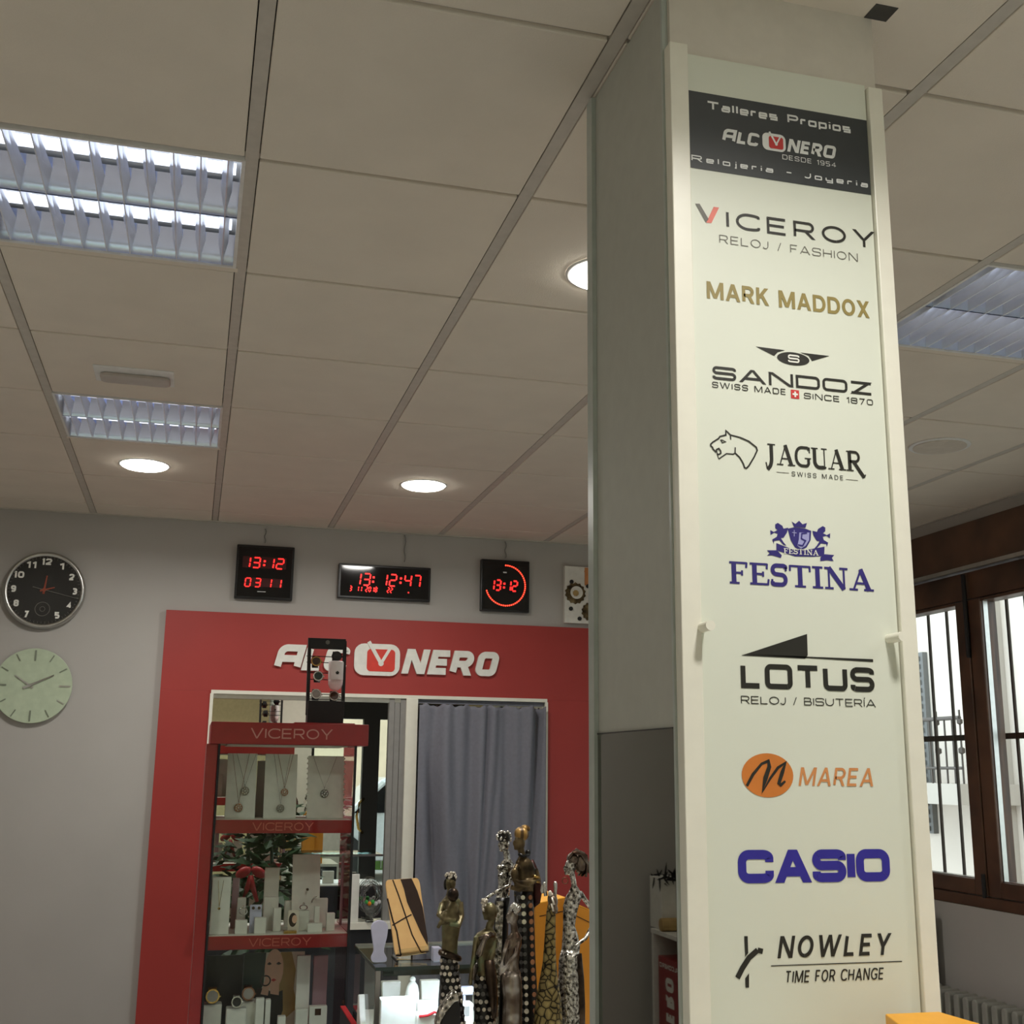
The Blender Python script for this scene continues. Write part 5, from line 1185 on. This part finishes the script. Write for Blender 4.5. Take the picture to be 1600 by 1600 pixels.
# neck bust
by = at_z(592, 1505, pz).y; kb = lambda x, y: at_y(540+x*.2, 1280+y*.2, by)
out = [(200, 845), (220, 808), (262, 790), (310, 800), (335, 835), (325, 920), (303, 1000), (300, 1040), (325, 1085), (318, 1118), (210, 1122), (200, 1085), (225, 1030), (210, 930)]
m = MB(); m.prism(rounded([kb(*p) for p in out], 3, .3), (0, .016, 0)); o = m.build('necklace_bust', 'lilac', bevel=.004); tag(o, 'pale lilac necklace bust standing on the glass showcase', 'jewellery stand')
a = at_z(677, 1503, pz); x0, x1 = a.x, at_z(690, 1503, pz).x; zt = at_y(680, 1481, a.y).z
tag(B(x0, x1, a.y, a.y+.04, pz, zt).build('white_block', 'lilac', bevel=.003), 'small pale block right of the orange plate', 'jewellery stand')
# ornaments on the mirror sill
zs = mz0+.0305
gy = YP-.045
t = thing('glass_ornament', 'twisted clear glass ornament with coloured beads on the mirror sill', 'ornament', (at_y(581, 1400, gy).x, gy, zs))
c = at_y(581, 1402, gy)
for k, (rx, rz, rot) in enumerate(((.052, .085, .2), (.045, .07, 1.1), (.05, .06, 2.2))):
    m = MB(); m.tube([c+Vector((rx*math.cos(a)*math.cos(rot*.3), .03*math.sin(a+rot), rz*math.sin(a))) for a in [2*PI*j/28 for j in range(28)]], .006, 8, True); m.build('glass_hoop', 'crystal', t, smooth=True)
m = MB(); m.disc((c.x, gy, zs), (0, 0, 1), .03, .01); m.tube([(c.x, gy, zs), (c.x, gy, c.z-.05)], .006); m.build('foot', 'crystal', t)
for k, mm in ((0, 'gem_green'), (1, 'gem_orange'), (2, 'gem_green'), (3, 'crystal_stone'), (4, 'crystal_stone')): m = MB(); m.ball(c+Vector((-.03+.016*k, -.02, -.02-.008*(k % 2))), .011, 10); m.build('bead', mm, t, smooth=True)
x0, x1 = at_y(549, 1400, gy).x, at_y(561, 1400, gy).x
tag(B(x0, x1, gy, gy+.02, zs, at_y(555, 1366, gy).z).build('white_column', 'white', bevel=.002), 'thin white card column on the mirror sill', 'jewellery stand')

# ================================================================== STATUETTES
CTZ = .80
ctr = thing('display_counter', 'low counter carrying the statuettes, below the view', 'counter', (.8, 2.8, 0))
B(.56, 1.12, 2.62, 3.14, 0, CTZ-.02).build('body', 'wall_dark', ctr); B(.55, 1.13, 2.61, 3.15, CTZ-.02, CTZ).build('top', 'white', ctr, bevel=.002)
SD = 2.80
class Fig:
    """sculpts with positions read off the photograph at the figure's own distance; depth offsets in metres"""
    def __init__(s, name, label, y, foot, cat='statuette', grp='african style statuettes'):
        s.y = y; s.k = (at_y(801, 1450, y)-at_y(800, 1450, y)).length
        s.t = thing(name, label, cat, s.w(foot, 1600, 0, z=CTZ), grp)
    def w(s, u, v, dy=0, z=None):
        p = at_y(u, v, s.y+dy)
        if z is not None: p = Vector((at_y(u, 1600, s.y+dy).x, s.y+dy, z))
        return p
    def loft(s, mb, secs, n=20, flat=.8, foot=False):
        r = []
        for u, v, rr, *d in secs:
            p = s.w(u, v, d[0] if d else 0); r.append((p.x, p.y, p.z, rr*s.k, rr*s.k*flat))
        r.sort(key=lambda q: -q[2])
        if foot: l = r[-1]; r.append((l[0], l[1], CTZ, l[3]*1.08, l[4]*1.08))
        mb.loft(r, n); return r
    def ball(s, mb, u, v, r, dy=0, rz=None, ry=None, T=None, n=12):
        rx = r*s.k; mb.ball(s.w(u, v, dy), (rx, (ry or r)*s.k, (rz or r)*s.k), n, T)
    def limb(s, mb, pts, n=8): mb.tube([s.w(u, v, dy) for u, v, dy, r in pts], [r*s.k for *_, r in pts], n)
    def dots(s, secs, rows, nper, r, m, name='inlay_dots', flat=.8, span=(200, 340), jit=0, skip=None):
        """flat discs set on the surface of a lofted skirt"""
        mb = MB(); rs = sorted([(s.w(u, v).x, s.w(u, v).z, rr*s.k) for u, v, rr, *_ in secs], key=lambda q: -q[1])
        rnd = random.Random(5)
        for i, v in enumerate(rows):
            z = s.w(secs[0][0], v).z
            for (xa, za, ra), (xb, zb_, rb) in zip(rs, rs[1:]):
                if za >= z >= zb_:
                    f = (za-z)/(za-zb_+1e-9); x, R = xa+(xb-xa)*f, ra+(rb-ra)*f; break
            else: continue
            for k in range(nper):
                a = math.radians(span[0]+(span[1]-span[0])*(k+.5*(i % 2) if nper > 2 else k)/(nper-.5 if nper > 2 else max(1, nper-1)))
                if skip and skip(i, k): continue
                n_ = Vector((math.cos(a), math.sin(a)/flat, 0)).normalized(); c = Vector((x+R*math.cos(a), s.y+R*flat*math.sin(a), z))
                mb.disc(c-n_*.001, n_, r*s.k*rnd.uniform(.85, 1.1), .003, 10)
        o = mb.build(name, m, s.t); return o
def face(F, u, v, r, dy, d, m='bronze'):
    """adds nose, brow, lips and chin on the side d (-1 left profile, 0 to the viewer)"""
    mb = MB(); k = r
    if d: 
        F.ball(mb, u+d*k*.92, v+k*.15, k*.2, dy-.0, k*.34); F.ball(mb, u+d*k*.8, v+k*.62, k*.2, dy, k*.12); F.ball(mb, u+d*k*.62, v+k*1.0, k*.3, dy, k*.3); F.ball(mb, u+d*k*.75, v-k*.25, k*.2, dy-.003, k*.1)
    else:
        F.ball(mb, u, v+k*.15, k*.2, dy-k*F.k*.95, k*.34); F.ball(mb, u, v+k*.62, k*.3, dy-k*F.k*.85, k*.11)
        for sx in (-1, 1): F.ball(mb, u+sx*k*.38, v-k*.12, k*.2, dy-k*F.k*.8, k*.09)
    return mb
def merge(a, b): a.add(b.v, b.f); return a
V = .0022
# 1 mother and child
F = Fig('mother_and_child_statuette', 'green bronze statuette of a mother holding a child, leftmost of the group', 2.80, 703)
m = MB(); body = [(703, 1392, 4.5), (704, 1399, 7), (705, 1406, 14), (706, 1425, 15), (705, 1445, 14.5), (703, 1470, 12), (702, 1492, 12)]
F.loft(m, body, 18, .75); F.limb(m, [(703, 1385, 0, 5), (704, 1405, 0, 5)]); F.ball(m, 704, 1380, 8, 0, 12.5); F.ball(m, 704, 1385, 6, -.004, 9); merge(m, face(F, 704, 1379, 8, 0, 0))
F.ball(m, 707, 1425, 11, -.022, 18); F.ball(m, 696, 1432, 7, -.026, 9)
F.limb(m, [(691, 1412, 0, 5), (686, 1430, -.02, 4.4), (694, 1437, -.034, 3.4), (712, 1438, -.034, 3)]); F.limb(m, [(719, 1410, 0, 5), (721, 1432, -.012, 4.6), (717, 1446, -.03, 4), (702, 1444, -.036, 3)])
F.limb(m, [(700, 1440, -.02, 4), (688, 1442, -.03, 3.5), (684, 1450, -.028, 2.6)])
m.build('body', 'bronze_green', F.t, remesh=V)
m = MB(); F.ball(m, 708, 1398, 9, -.026, 10); m.build('child_head', 'bronze_dark', F.t, smooth=True)
m = MB(); rnd = random.Random(1)
for k in range(26): a = rnd.uniform(0, 2*PI); h = rnd.uniform(0, 1); F.ball(m, 704+9*math.cos(a)*math.sqrt(1-h*.7), 1372-9*h, 2.3, -.009*math.sin(a), n=8)
m.build('beaded_hair', 'pearl', F.t, smooth=True); m = MB(); F.ball(m, 705, 1372, 8.5, .002, 9); F.ball(m, 696, 1382, 3, .003, 8); m.build('hair', 'skirt_black', F.t, smooth=True)
sk = [(702, 1490, 13), (702, 1515, 13.5), (704, 1545, 15.5), (706, 1580, 18), (706, 1620, 21)]
m = MB(); F.loft(m, sk, 24, .8, True); m.build('skirt', 'skirt_black', F.t, smooth=True)
m = MB(); m.tube([F.w(703+13.6*math.cos(a), 1494+5*math.cos(a)-1, -.0165*math.sin(a)-.0) for a in [PI*k/10 for k in range(11)]], [5*F.k]*11, 8); m.build('belt', 'bronze_dark', F.t, smooth=True)
F.dots(sk, [1500, 1510, 1520, 1530, 1541, 1552, 1563, 1575, 1587, 1598], 5, 2.9, 'pearl', skip=lambda i, k: (i*7+k*3) % 5 in (1, 3))
F.dots(sk, [1500, 1510, 1520, 1530, 1541, 1552, 1563, 1575, 1587, 1598], 5, 2.9, 'grey_dot', skip=lambda i, k: (i*7+k*3) % 5 not in (1, 3))
m = MB()
for k in range(4): F.ball(m, 692+4.5*k, 1488+2.4*k, 1.7, -.02, n=8)
m.build('belt_dots', 'pearl', F.t, smooth=True)
# black curved ornament with a silver rim
y = 2.70; kf = lambda u, v: at_y(u, v, y)
t = thing('sail_ornament', 'black curved ornament with a silver patterned rim before the leftmost statuette', 'ornament', Vector((kf(703, 1600).x, y, CTZ)))
out = [(683, 1612), (690, 1594), (700, 1578), (710, 1566), (716, 1564), (720, 1576), (720, 1600), (717, 1625)]
bot = [Vector((kf(700, 1600).x+d, y, CTZ)) for d in (.03, -.03)]
m = MB(); m.prism([kf(*p) for p in out]+bot, (0, .03, 0)); m.build('black_body', 'blackm', t, bevel=.006)
rim = [(682, 1600), (688, 1580), (699, 1562), (711, 1548), (717, 1552), (718, 1564), (710, 1566), (700, 1578), (690, 1594), (684, 1608)]
m = MB(); m.prism([kf(*p)+Vector((0, -.002, 0)) for p in rim], (0, .034, 0)); m.build('silver_rim', 'silv_tex', t, bevel=.003)
# 2 bald figure
F = Fig('bald_figure_statuette', 'bronze statuette of a bald figure with a long sash, second from the left', 2.80, 757)
m = MB(); F.loft(m, [(766, 1440, 5), (764, 1450, 6), (760, 1458, 15), (757, 1466, 17), (755, 1485, 14.5), (754, 1505, 11), (757, 1520, 11.5), (759, 1540, 13.5), (758, 1560, 14)], 18, .7)
F.ball(m, 766, 1424, 11, 0, 13.5); F.ball(m, 762, 1428, 7, 0, 9); merge(m, face(F, 765, 1424, 10.5, 0, -1)); F.limb(m, [(770, 1428, .0, 5), (767, 1445, 0, 4.6)])
F.limb(m, [(745, 1464, -.004, 5), (741, 1490, -.012, 4), (737, 1515, -.018, 3.2), (735, 1532, -.018, 3)]); F.ball(m, 735, 1535, 3.4, -.018, 5)
F.limb(m, [(771, 1466, 0, 5), (770, 1490, -.012, 4.2), (764, 1510, -.02, 3.4)])
m.build('body', 'bronze_green', F.t, remesh=V)
m = MB(); F.limb(m, [(768, 1458, -.016, 3), (757, 1468, -.022, 4), (748, 1490, -.020, 5.5), (742, 1510, -.014, 6), (738, 1530, -.010, 5)], 8); F.limb(m, [(770, 1461, -.010, 4), (760, 1463, -.02, 3.4), (748, 1467, -.016, 3)], 8); m.build('sash', 'silv_bronze', F.t, smooth=True)
m = MB(); F.limb(m, [(764, 1500, -.018, 7), (767, 1530, -.017, 9), (770, 1560, -.012, 7.5), (771, 1590, -.012, 6)], 10); m.build('side_panel', 'bronze_dark', F.t, smooth=True)
sk = [(753, 1524, 12), (755, 1550, 14.5), (757, 1580, 15.5), (757, 1620, 17)]
m = MB(); F.loft(m, sk, 24, .8, True); m.build('skirt', 'skirt_black', F.t, smooth=True)
F.dots(sk, [1527, 1539, 1551, 1563, 1575, 1587, 1598], 5, 3.1, 'pearl', span=(195, 335), skip=lambda i, k: (i*3+k*7) % 5 in (0, 2))
F.dots(sk, [1527, 1539, 1551, 1563, 1575, 1587, 1598], 5, 3.1, 'grey_dot', span=(195, 335), skip=lambda i, k: (i*3+k*7) % 5 not in (0, 2))
m = MB(); rnd = random.Random(4)
for k in range(22): F.ball(m, 755+rnd.uniform(-3, 7)*.8, 1405+rnd.uniform(0, 20)*(1 if k % 2 else .45), 2.2, rnd.uniform(-.004, .006), n=8)
m.build('beaded_band', 'pearl', F.t, smooth=True)
# 3 tall silver woman
F = Fig('tall_silver_statuette', 'tall silver statuette of a slim woman stretching one arm to the left', 2.86, 782)
m = MB(); F.loft(m, [(792, 1330, 4), (793, 1342, 4.5), (792, 1347, 9), (791, 1356, 12), (789, 1368, 11.5), (788, 1382, 9.5), (786, 1396, 10), (784, 1408, 11)], 16, .7)
F.limb(m, [(789, 1322, 0, 4.5), (792, 1345, 0, 4.2)]); F.ball(m, 788, 1318, 8.5, 0, 11); merge(m, face(F, 788, 1319, 9, 0, -1)); F.ball(m, 781, 1356, 5, -.006, 5); F.ball(m, 782, 1368, 4, -.010, 4)
F.limb(m, [(800, 1350, 0, 4), (799, 1370, -.014, 3.2), (795, 1383, -.022, 3), (778, 1392, -.026, 2.8), (765, 1400, -.026, 2.4), (757, 1406, -.024, 2.6)])
m.build('body', 'silv_orn', F.t, remesh=V*.8)
m = MB(); rnd = random.Random(2)
for k in range(46): a = rnd.uniform(0, 2*PI); h = rnd.uniform(-.4, 1); F.ball(m, 787.5+11*math.cos(a)*math.sqrt(max(.1, 1-h*h*.8)), 1309-9.5*h, 2.5, -.012*math.sin(a), n=8)
m.build('curled_hair', 'silver', F.t, smooth=True)
m = MB(); F.ball(m, 787.5, 1309, 10, 0, 9.5); m.build('hair_cap', 'skirt_black', F.t, smooth=True)
sk = [(785, 1402, 11.5), (783, 1440, 11), (781, 1500, 11.5), (778, 1560, 13.5), (776, 1620, 16)]
m = MB(); F.loft(m, sk, 24, .8, True); m.build('gown', 'skirt_black', F.t, smooth=True)
m = MB(); pts = [(782.5, 1408), (781, 1450), (779, 1500), (776, 1560), (774, 1612)]
m.rings([[F.w(u-7.2, v, -.0135-.0005*i*2), F.w(u+4.2, v, -.0165-.001*i), F.w(u+4.2, v, -.0135-.001*i), F.w(u-7.2, v, -.010-.001*i)] for i, (u, v) in enumerate(pts)]); m.build('patterned_front', 'silv_tex', F.t)
# 4 small silver-bronze figure in front
F = Fig('short_silver_statuette', 'short silvered bronze statuette of a woman in a smooth gown, front of the group', 2.72, 801)
m = MB(); F.loft(m, [(804, 1447, 4.5), (805, 1455, 5), (804, 1464, 11), (802, 1474, 13), (800, 1492, 11.5), (799, 1508, 10.5), (797, 1522, 14.5)], 16, .75)
F.limb(m, [(802, 1434, 0, 5), (804, 1466, 0, 5)]); F.ball(m, 801, 1431, 8.5, 0, 12); merge(m, face(F, 800, 1431, 9, 0, -1)); F.limb(m, [(794, 1468, -.006, 4), (788, 1488, -.02, 3.4), (784, 1508, -.022, 3), (781, 1524, -.02, 2.6)]); F.limb(m, [(811, 1468, -.004, 4.4), (806, 1490, -.02, 3.4), (795, 1505, -.026, 2.8), (785, 1520, -.022, 2.4)])
m.build('body', 'silv_bronze', F.t, remesh=V)
m = MB(); rnd = random.Random(8); F.ball(m, 805, 1419, 9, .002, 8)
for k in range(8): F.limb(m, [(798+1.5*k, 1424-4*math.sin(k), -.016, 1.7), (800+1.5*k, 1414-3*math.sin(k*.7), -.01, 1.9), (806+k, 1415+rnd.uniform(-3, 3), .004, 1.5)], 6)
m.build('swept_hair', 'silver', F.t, smooth=True)
sk = [(798, 1516, 14), (799, 1530, 15.5), (801, 1560, 14.5), (800, 1590, 14.5), (800, 1620, 16)]
m = MB(); F.loft(m, sk, 24, .8, True); m.build('gown', 'silv_bronze', F.t, smooth=True)
# 5 tall bronze figure with turban
F = Fig('turbaned_statuette', 'tallest bronze statuette, a turbaned figure in a burgundy cape with a dotted skirt', 2.80, 822)
m = MB(); F.loft(m, [(815, 1330, 5), (817, 1339, 6.5), (819, 1346, 13), (820, 1356, 16), (820, 1372, 16), (819, 1386, 15), (818, 1400, 15)], 18, .75)
F.limb(m, [(813, 1320, 0, 5.5), (817, 1345, 0, 5.5)]); F.ball(m, 812, 1316, 9, 0, 13); merge(m, face(F, 811.5, 1316, 9.5, 0, -1)); F.limb(m, [(836, 1358, .004, 5), (841, 1374, -.004, 5), (832, 1378, -.02, 4), (812, 1379, -.03, 3.4), (801, 1374, -.03, 3)]); F.limb(m, [(808, 1352, -.012, 4.4), (801, 1366, -.026, 3.8), (806, 1382, -.032, 3.4), (822, 1388, -.03, 3)])
F.ball(m, 804, 1366, 6, -.026, 10); F.limb(m, [(798, 1386, -.02, 4), (812, 1390, -.028, 4), (828, 1386, -.022, 4)])
m.build('body', 'bronze', F.t, remesh=V)
m = MB(); F.ball(m, 815, 1303, 11.5, .002, 11, T=Matrix.Rotation(.15, 3, 'Y'), n=18); F.ball(m, 820, 1295, 8.5, .004, 6); m.build('turban', 'turban', F.t, smooth=True)
m = MB(); F.limb(m, [(810, 1334, -.012, 2.4), (818, 1338, -.012, 2.4), (826, 1335, .002, 2.6)], 8); F.ball(m, 825, 1332, 4.5, .006); m.build('neck_ring', 'skirt_black', F.t, smooth=True)
m = MB(); F.limb(m, [(828, 1345, .012, 6), (834, 1365, .014, 9), (839, 1390, .012, 9), (838, 1410, .010, 6), (833, 1422, .008, 2)], 12); m.build('cape', 'cape', F.t, smooth=True)
m = MB()
for v in (1369, 1376): F.limb(m, [(834, v, -.02, 2), (841, v+2, -.012, 2.2), (843, v+4, .004, 2)], 8)
m.build('arm_rings', 'gold', F.t, smooth=True)
sk = [(818, 1392, 15), (820, 1430, 14.5), (822, 1500, 14.5), (824, 1560, 16), (825, 1620, 18)]
m = MB(); F.loft(m, sk, 26, .8, True); m.build('skirt', 'skirt_black', F.t, smooth=True)
rows = [1401+12.6*k for k in range(16)]
F.dots(sk, rows, 2, 3.3, 'pearl', span=(252, 252.1), skip=lambda i, k: k == 1 or i in (4, 5, 6, 7, 8, 9)); F.dots(sk, rows, 2, 3.6, 'copper_dot', span=(297, 297.1), skip=lambda i, k: k == 1); F.dots(sk, rows, 2, 3.2, 'grey_dot', span=(228, 252), skip=lambda i, k: k == 1 and i not in (4, 5, 6, 7, 8, 9))
# 6 giraffe
F = Fig('giraffe_statuette', 'cracked gold mosaic giraffe statuette with silver face', 2.71, 858, grp=None)
m = MB(); nk = [(862.5, 1410, 6), (861, 1425, 7.2), (860, 1450, 8), (859, 1480, 9), (858.5, 1505, 10.5), (857.5, 1530, 14), (857, 1560, 19), (856, 1590, 22), (855, 1620, 23)]
F.loft(m, nk, 24, .8, True); m.build('neck', 'giraffe', F.t, smooth=True)
m = MB(); T = Matrix.Rotation(-.22, 3, 'Y'); F.ball(m, 863.5, 1407, 8, -.004, 12, T=T, n=14); F.ball(m, 867, 1420, 5, -.016, 8, T=T); F.limb(m, [(864, 1404, -.008, 6.5), (866, 1415, -.016, 5), (867.5, 1426, -.022, 4.4)]); m.build('head', 'silv_bronze', F.t, remesh=V)
for du, dv in ((850, 1382), (867, 1381)):
    m = MB(); F.limb(m, [(du+(3 if du < 860 else 0), 1400, 0, 3), (du+1, dv+6, .002, 2.8), (du+.5, dv, .003, 3.2), (du+.5, dv-4, .003, 2)], 8); m.build('horn', 'silver', F.t, smooth=True)
m = MB(); F.ball(m, 849, 1388, 4.6, .004, 8, ry=2, T=Matrix.Rotation(.3, 3, 'Y')); m.build('ear', 'silver', F.t, smooth=True)
m = MB(); F.ball(m, 859.5, 1396, 3.4, -.013, 4.5); F.limb(m, [(862, 1402, -.019, 1.6), (866, 1414, -.026, 1.6)], 6); F.limb(m, [(862, 1412, -.02, 1.9), (864.5, 1424, -.027, 1.8)], 6); m.build('face_stripes', 'pearl', F.t, smooth=True)
# 7 silver woman with ponytail
F = Fig('ponytail_silver_statuette', 'silver statuette of a woman with a swept ponytail, rightmost beside the pillar', 2.80, 893)
m = MB(); F.loft(m, [(896, 1374, 4), (897, 1384, 4.5), (898, 1392, 9), (896, 1402, 13), (892, 1416, 12.5), (890, 1432, 10.5), (889, 1447, 9.5), (891, 1462, 12.5), (892, 1478, 14.5), (891, 1492, 14.5)], 18, .72)
F.limb(m, [(892, 1358, 0, 5), (896, 1376, 0, 4.4), (898, 1396, 0, 5)]); F.ball(m, 891, 1355, 9, 0, 13); merge(m, face(F, 890.5, 1355, 9.5, 0, -1)); F.limb(m, [(906, 1394, .004, 4.2), (914, 1406, .006, 4), (924, 1420, .01, 3.6), (926, 1445, .004, 3.2), (915, 1466, -.016, 3), (902, 1476, -.026, 2.6), (895, 1480, -.028, 2.2)])
m.build('body', 'silv_orn', F.t, remesh=V*.8)
m = MB(); F.ball(m, 895, 1342, 10, .002, 10); F.ball(m, 908, 1348, 12, .006, 18)
for k in range(15):
    f = k/14; F.limb(m, [(888+4*f, 1342-2*f, -.014+.02*f, 1.6), (895+6*f, 1332-5*f, -.016+.01*f, 2.1), (908+8*f, 1334+3*f, -.014, 2.2), (918+3*f, 1350+8*f, -.012+.016*f, 2), (916-12*f+6*math.sin(k), 1366+4*math.cos(k*2), -.006, 1.3)], 6)
m.build('ponytail_hair', 'silv_bronze', F.t, smooth=True)
m = MB(); m.tube([F.w(883+4.6*math.cos(a), 1376+5*math.sin(a), -.006) for a in [2*PI*k/18 for k in range(18)]], .8*F.k, 6, True); m.build('hoop_earring', 'rose', F.t, smooth=True)
sk = [(891, 1484, 14.5), (889, 1500, 16), (890, 1540, 18), (891, 1580, 18.5), (892, 1620, 19.5)]
m = MB(); F.loft(m, sk, 26, .8, True); m.build('gown', 'silv_orn', F.t, smooth=True)
m = MB(); F.limb(m, [(904, 1490, -.010, 5), (906, 1530, -.010, 6.5), (907, 1570, -.010, 7), (907, 1620, -.010, 7)], 10); m.build('brown_drape', 'bronze_dark', F.t, smooth=True)
# orange gift boxes behind the statuettes
def carton(label, pts_top, yb, dep, grp, flap=False):
    y = yb; k = lambda u, v: at_y(u, v, y)
    a, b = k(*pts_top[0]), k(*pts_top[1]); z = (a.z+b.z)/2
    t = thing('orange_carton', label, 'box', ((a.x+b.x)/2, y, CTZ), grp)
    m = MB(); m.prism([(a.x, y, CTZ), (b.x, y, CTZ), (b.x, y, b.z), (a.x, y, a.z)], (0, dep, 0)); m.build('body', 'orange_card', t, bevel=.002)
    m = MB(); zt_ = k(*pts_top[2]).z; m.prism([(a.x+.01, y-.0005, a.z-.03), (b.x-.002, y-.0005, b.z-.03), (b.x-.002, y-.0005, b.z-.028), (a.x+.01, y-.0005, a.z-.028)], (0, .0004, 0)); m.build('lid_line', 'bronze_dark', t)
    m = MB(); m.prism([(a.x+.004, y, a.z), (b.x-.002, y, b.z), (b.x-.002, y+dep, b.z), (a.x+.004, y+dep, a.z)], (0, 0, .003)); m.build('lid', 'yellow_card', t)  # lighter card colour paints in the light on the top face
carton('orange card box behind the giraffe statuette', [(837, 1413), (885, 1404), (860, 1390)], 2.96, .16, 'orange card boxes')
carton('orange card box beside the pillar behind the silver ponytail statuette', [(892, 1411), (932, 1427), (905, 1402)], 2.92, .17, 'orange card boxes')
# amber box in the foreground
a = at_y(1467, 1581, 1.475); zt = a.z; pts = [at_z(1383, 1584, zt), at_z(1467, 1580.5, zt), at_z(1575, 1612, zt), at_z(1432, 1622, zt)]
t = thing('amber_box', 'amber yellow box in the bottom right foreground before the pillar', 'box', ((pts[0]+pts[2])/2).xy.to_3d()+Vector((0, 0, 1.05)))
m = MB(); m.prism([p-Vector((0, 0, .022)) for p in pts], (0, 0, .022)); m.build('lid', 'yellow_card', t, bevel=.0015)
c_ = (pts[0]+pts[1]+pts[2]+pts[3])/4; m = MB(); m.prism([Vector((c_.x+(p.x-c_.x)*.97, c_.y+(p.y-c_.y)*.97, 1.05)) for p in pts], (0, 0, zt-.022-1.05)); m.build('body', 'yellow_card', t)
fc = thing('front_counter', 'counter in front of the pillar, below the view', 'counter', (1.0, 1.3, 0))
B(.72, 1.4, 1.1, 1.51, 0, 1.03).build('body', 'white_wall', fc); B(.7, 1.42, 1.08, 1.515, 1.03, 1.05).build('top', 'white', fc, bevel=.002)

# ================================================================== CORNER SHELVES, seen only in the pillar mirror
XV = 2.40; XF = 2*XM-XV                                # front plane of the shelves along the left wall, and its mirror image
def mv(u, v, x=XV): p = at_x(u, v, x); return Vector((2*XM-p.x, p.y, p.z))
e = mv(1018, 1450); ztp = e.z; yfar = min(e.y, YW-.012)
su = thing('corner_shelf', 'white shelf unit in the back left corner, seen in the pillar mirror', 'shelf', (XF-.17, 5.6, 0))
B(XL+.004, XF, yfar-.022, yfar, 0, ztp-.022).build('side_panel', 'white', su); B(XL+.004, XF, 4.5, 4.522, 0, ztp-.022).build('side_panel', 'white', su)
B(XL+.004, XF+.004, 4.49, yfar+.004, ztp-.022, ztp).build('top_board', 'white', su, bevel=.002); B(XL+.004, XL+.016, 4.522, yfar-.022, 0, ztp-.022).build('back_panel', 'greycard', su)
zlow = ztp-.62; B(XL+.016, XF-.002, 4.522, yfar-.022, zlow-.02, zlow).build('shelf_board', 'white', su)
fa, fb = mv(1025, 1495), mv(1061, 1504); zt = (fa.z+fb.z)/2; xf = XF-.012
rb = thing('red_carton', 'red upright box with white lettering seen in the pillar mirror', 'box', (xf-.1, (fa.y+fb.y)/2, zlow))
B(xf-.2, xf, fb.y, fa.y, zlow+.001, zt).build('body', 'case_red', rb, bevel=.002)
B(xf-.22, xf-.01, fb.y-.16, fb.y-.002, zt-.03, zt-.008).build('flap', 'case_red', rb)
wd = fa.y-fb.y; yc = (fa.y+fb.y)/2; Hc = wd*.34; zc0 = zt-.05-.30
q = text_polys('NERO', 0, .29, 0, Hc, .25, rad=.22, gap=.16)
m = MB(); [m.add([Vector((xf+.0006+.00003*i, yc+Hc/2-b, zc0-.03+a)) for a, b in p_], [tuple(range(len(p_)))]) for i, p_ in enumerate(q)]; m.build('box_lettering', 'white_v', rb)
q = text_polys(['A_sq', 'L', 'C', 'O', 'N', 'E', 'R', 'O'], fb.y+wd*.1, fa.y-wd*.1, zt-.05, .022, .24, rad=.22, gap=.2, shear=.2, font=GL_SQ)
m = MB(); [m.add([Vector((xf+.0006+.00003*i, a, b)) for a, b in p_], [tuple(range(len(p_)))]) for i, p_ in enumerate(q)]; m.build('box_lettering', 'white_v', rb)
a = mv(1016, 1447, XV+.02); b = mv(1034, 1450, XV+.02); zt = mv(1034, 1372, XV+.02).z; y1b = min(a.y, YW-.02)
bg = thing('white_gift_bag', 'white bag with a black feather rim on the corner shelf, seen in the pillar mirror', 'bag', (XF-.15, (y1b+b.y)/2, ztp))
B(XF-.3, XF-.02, b.y, y1b, ztp+.0005, zt).build('bag', 'white', bg, bevel=.004)
m = MB(); rnd = random.Random(6)
for k in range(90):
    c = Vector((XF-.02-rnd.uniform(-.01, .28), rnd.choice((b.y-.004, rnd.uniform(b.y, y1b))), zt+rnd.uniform(-.012, .012))); d = Vector((rnd.uniform(-.8, .8), rnd.uniform(-.9, .1), rnd.uniform(-1, .7))).normalized()*rnd.uniform(.04, .085); s_ = d.cross(Vector((0, 1, .2))).normalized()*.006
    m.add([c-s_, c+s_, c+d*.6+s_*.8, c+d, c+d*.6-s_*.8], [(0, 1, 2, 3, 4)])
m.build('feather_trim', 'feather', bg)
yr = b.y-.05; c = at_y(1032, 1440, yr); r_ = (at_y(1036, 1430, yr).z-at_y(1036, 1451, yr).z)/2
m = MB(); m.tube([(2*XM-c.x, yr, ztp+r_+.001), (2*XM-c.x-.2, yr, ztp+r_+.001)], r_, 20); tag(m.build('cork_roll', 'tan', bevel=.006), 'tan roll lying on the corner shelf before the white bag, seen in the pillar mirror', 'roll')
